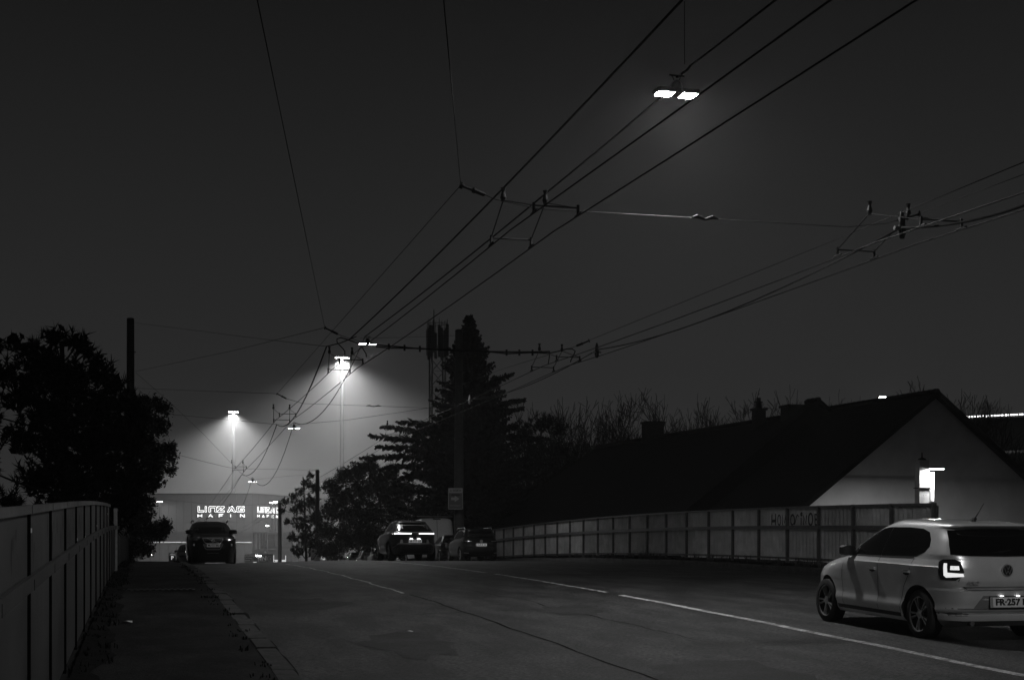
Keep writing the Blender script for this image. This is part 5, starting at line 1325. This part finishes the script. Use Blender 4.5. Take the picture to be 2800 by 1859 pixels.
# spruce: whorls of drooping boughs with needle sprays
def bough(cr, wd, a, d, L, r, droop=.25, dens=1.0, spray=.42, up=.0):
    d = d.normalized(); pts = []; seg = 7
    for i in range(seg + 1):
        t = i / seg; pts.append(a + d * (L * t) + Vector((0, 0, -droop * L * t * t + up * L * t * t * t)))
    wd.tube(pts, [.035 * (1 - i / seg) * min(1, L / 3) + .006 for i in range(seg + 1)], 4)
    side = d.cross(Vector((0, 0, 1))).normalized(); n = int(L * 13 * dens) + 5
    for i in range(n):
        t = (i + r.random()) / n; k = min(int(t * seg), seg - 1); p = pts[k].lerp(pts[k + 1], t * seg - k); tang = (pts[k + 1] - pts[k]).normalized()
        for q in (-1, 1):
            l = spray * r.uniform(.5, 1.15) * (.35 + .9 * (1 - t)) * min(1.0, .45 + L * .28)
            e = (tang * r.uniform(.4, .9) + side * q * r.uniform(.2, 1.0) + Vector((0, 0, r.uniform(-.9, .35)))).normalized()
            m = p + e * l * .5; tip = p + e * l; s = e.cross(rvec(r)).normalized() * r.uniform(.05, .10)
            cr.add([p, m - s, tip, m + s], [(0, 1, 2, 3)]); s2 = e.cross(s).normalized() * s.length
            cr.add([p, m - s2, tip, m + s2], [(0, 1, 2, 3)])
            if r.random() < .6:
                e2 = (e + rvec(r) * .7).normalized(); t2 = m + e2 * l * .5; s3 = e2.cross(rvec(r)).normalized() * .03
                cr.add([m, (m + t2) / 2 - s3, t2, (m + t2) / 2 + s3], [(0, 1, 2, 3)])
def spruce(name, label, base, H, R0, seed, extra=(), bare=.05):
    r = random.Random(seed); o = tag(empty(name, base), label, 'tree'); cr, wd = MB(), MB()
    t = MB(); t.tube([(0, 0, H * i / 10) for i in range(11)], [.26 * (1 - i / 10.4) + .012 for i in range(11)], 9); t.build('trunk', M['bark'], o, smooth=50)
    z = H * bare
    while z < H - .12:
        f = 1 - z / H; n = 6 + int(8 * f); ph = r.uniform(0, 6.28)
        for i in range(n):
            a = ph + 6.283 * i / n + r.uniform(-.3, .3); L = R0 * (f ** .92) * r.uniform(.62, 1.08) + .12
            bough(cr, wd, Vector((0, 0, z + r.uniform(-.15, .15))), Vector((math.cos(a), math.sin(a), .34 if f < .25 else .10)), L, r, .16 if f > .25 else .03, .9, .62, up=.2)
        z += .13 + .26 * f
    for i in range(900):
        zz = H * (bare + (1 - bare) * r.random() ** 1.4 * .97); f = 1 - zz / H; a = r.uniform(0, 6.28); q = R0 * f * .6 * r.random() ** .6
        leafclump(cr, Vector((q * math.cos(a), q * math.sin(a), zz)), r, .10 + .26 * f, 5, .08 + .4 * f)
    for (p, d, L) in extra: bough(cr, wd, p - Vector(base), d, L, r, .10, 1.5, .75, up=.02)
    wd.build('branches', M['bark'], o); cr.build('crown', M['needle'], o); return o
D = 88.0; b = at(1283, HORIZON, D); b.z = -1.2; tz = at(1283, 866, D).z
ex = []
for (x0, y0, x1, y1) in ((1200, 1250, 985, 1232), (1200, 1215, 1010, 1172), (1210, 1190, 1045, 1150), (1200, 1232, 1030, 1205), (1200, 1270, 1050, 1262), (1200, 1290, 1075, 1300), (1210, 1165, 1090, 1140), (1300, 1120, 1432, 1078), (1300, 1150, 1430, 1100), (1300, 1060, 1402, 1008), (1300, 1200, 1500, 1180)):
    a, c = at(x0, y0, D), at(x1, y1, D - 2.5); ex.append((a, c - a, (c - a).length))
spruce('spruce_tree', 'tall black spruce behind the concrete pole with the arrow sign', b, tz - b.z, 6.3, 12, ex)
# pines and bushes beside it
D = 100.0
lob = [(1432, 1180, 34), (1475, 1160, 30), (1500, 1150, 20), (1528, 1175, 32), (1460, 1240, 60), (1535, 1240, 45), (1562, 1290, 40), (1480, 1310, 70), (1560, 1350, 45), (1420, 1380, 70), (1510, 1400, 80), (1370, 1300, 60), (1340, 1400, 70), (1580, 1420, 40)]
b = at(1480, HORIZON, D); b.z = GROUND
lobe_tree('pine_tree', 'rounded dark pine between the spruce and the bare trees', b, [LB(x, y, rr, D, 2) for x, y, rr in lob], 'pine', 21, .22, .34, .8, .018)
D = 152.0
lob = [(848, 1300, 10), (838, 1322, 16), (858, 1335, 18), (822, 1345, 14), (800, 1358, 12), (780, 1372, 12), (850, 1375, 26), (815, 1388, 24), (772, 1395, 10), (860, 1420, 28), (820, 1430, 24), (786, 1428, 10), (840, 1470, 32), (800, 1470, 16), (860, 1500, 30), (815, 1505, 22)]
b = at(838, HORIZON, D); b.z = GROUND
lobe_tree('pine_tree', 'small open pine beside the dark pole in front of the hall', b, [LB(x, y, rr, D, 1) for x, y, rr in lob], 'pine', 22, .2, .36, .8, .024)
D = 132.0
lob = [(905, 1330, 26), (940, 1305, 28), (975, 1290, 30), (1010, 1275, 30), (930, 1360, 36), (985, 1345, 42), (1035, 1310, 36), (1070, 1290, 26), (1060, 1350, 44), (905, 1400, 30), (960, 1410, 44), (1020, 1410, 46), (1085, 1400, 44), (890, 1450, 30), (940, 1470, 44), (1000, 1475, 46), (1060, 1475, 46), (1110, 1450, 40), (885, 1500, 28), (1100, 1340, 40), (910, 1510, 30), (1150, 1400, 40), (1150, 1470, 40)]
b = at(985, HORIZON, D); b.z = GROUND
lobe_tree('bush_thicket', 'tangled leafy thicket between the small pine and the spruce', b, [LB(x, y, rr, D, 2.5) for x, y, rr in lob], 'leaf', 23, .18, .27, 1.25, cat='bush', twig=7, stem_n=6)

# bare winter trees beyond the houses: three shapes, each tree turned and sized on its own
def bare_mesh(seed, H=15.0):
    r = random.Random(seed); mb = MB()
    def grow(a, d, L, rad, lv):
        seg = 3; p = a; pts = [a]; rs = [rad]
        for i in range(seg):
            d = (d + rvec(r) * .16 + Vector((0, 0, .07))).normalized(); p = p + d * (L / seg); pts.append(p); rs.append(max(rad * (1 - .45 * (i + 1) / seg), .013))
        mb.tube(pts, rs, 5 if lv < 2 else 3, cap=False)
        if lv >= 5 or L < .22: return
        n = (7, 5, 3, 3, 2)[min(lv, 4)]
        for i in range(n):
            t = r.uniform(.35, 1.0) if lv else r.uniform(.3, 1.0); k = min(int(t * seg), seg - 1); q = pts[k].lerp(pts[k + 1], t * seg - k)
            e = (d * r.uniform(.7, 1.2) + rvec(r) * r.uniform(.65, 1.1) + Vector((0, 0, .18))).normalized()
            grow(q, e, L * r.uniform(.48, .72), rs[k] * .52, lv + 1)
        if lv: grow(pts[-1], d, L * .6, rs[-1] * .8, lv + 1)
    grow(Vector((0, 0, 0)), Vector((0, 0, 1)), H * .36, .20, 0)
    zt = max(v[2] for v in mb.v)
    mb.v = [(x * H / zt, y * H / zt, z * H / zt) for x, y, z in mb.v]
    return mb
protos = []
for k in range(3):
    mb = bare_mesh(40 + k); o = tag(empty('bare_tree'), None, 'tree', 'bare trees behind the houses'); me = mb.build('branches', M['bark'], o)
    t = MB(); t.tube([(0, 0, -.5), (0, 0, 3.2)], [.30, .215], 9); t.build('trunk', M['bark'], o, smooth=50); protos.append(o)
spots = [(1500, 1108, 104, 'bare tree rising from the dark pine'), (1560, 1092, 110, 'tall bare tree nearest the rounded pine'), (1625, 1100, 116, 'bare tree second from the rounded pine'), (1700, 1098, 112, 'bare tree left of the block chimney'), (1735, 1118, 120, 'bare tree right behind the block chimney'), (1830, 1108, 118, 'bare tree right of the block chimney'), (1895, 1098, 112, 'bare tree midway between the two chimneys'), (1965, 1088, 116, 'tall bare tree left of the stepped chimney'), (2015, 1096, 122, 'bare tree touching the stepped chimney'), (2110, 1118, 118, 'bare twigs between the two ridge chimneys'), (2165, 1085, 116, 'bare crown above the wide low chimney'), (2380, 1072, 104, 'bare crown beside the glaring lamp on the ridge'), (2465, 1056, 104, 'bare twigs just left of the gable peak'), (2610, 1068, 104, 'bare twigs just right of the gable peak'), (2690, 1098, 92, 'bare tree in front of the strip lights'), (2755, 1104, 96, 'bare tree crossing the strip lights near the right edge')]
used = set()
for i, (px, py, depth, lb) in enumerate(spots):
    k = i % 3; o = protos[k] if k not in used else copy_tree(protos[k]); used.add(k)
    p = at(px, HORIZON, depth); tz = at(px, py - 20, depth).z; o.location = (p.x, p.y, GROUND); s = (tz - GROUND) / 15.0
    o.scale = (s * random.Random(i).uniform(.9, 1.15), s, s); o.rotation_euler = (0, 0, i * 1.7); o['label'] = lb
# ------------------------------------------------------------------ night haze
HAZE = .0005
hz_m = bpy.data.materials.new('haze'); hz_m.use_nodes = True
nn = hz_m.node_tree.nodes; nn.clear()
ho = nn.new('ShaderNodeOutputMaterial'); hv = nn.new('ShaderNodeVolumePrincipled')
hv.inputs['Color'].default_value = (.92, .92, .92, 1); hv.inputs['Density'].default_value = HAZE; hv.inputs['Anisotropy'].default_value = .6
hz_m.node_tree.links.new(hv.outputs[0], ho.inputs['Volume'])
mb = MB(); mb.box((60, 230, 22), (520, 560, 56)); hzo = mb.build('haze', hz_m)
tag(hzo, kind='stuff')
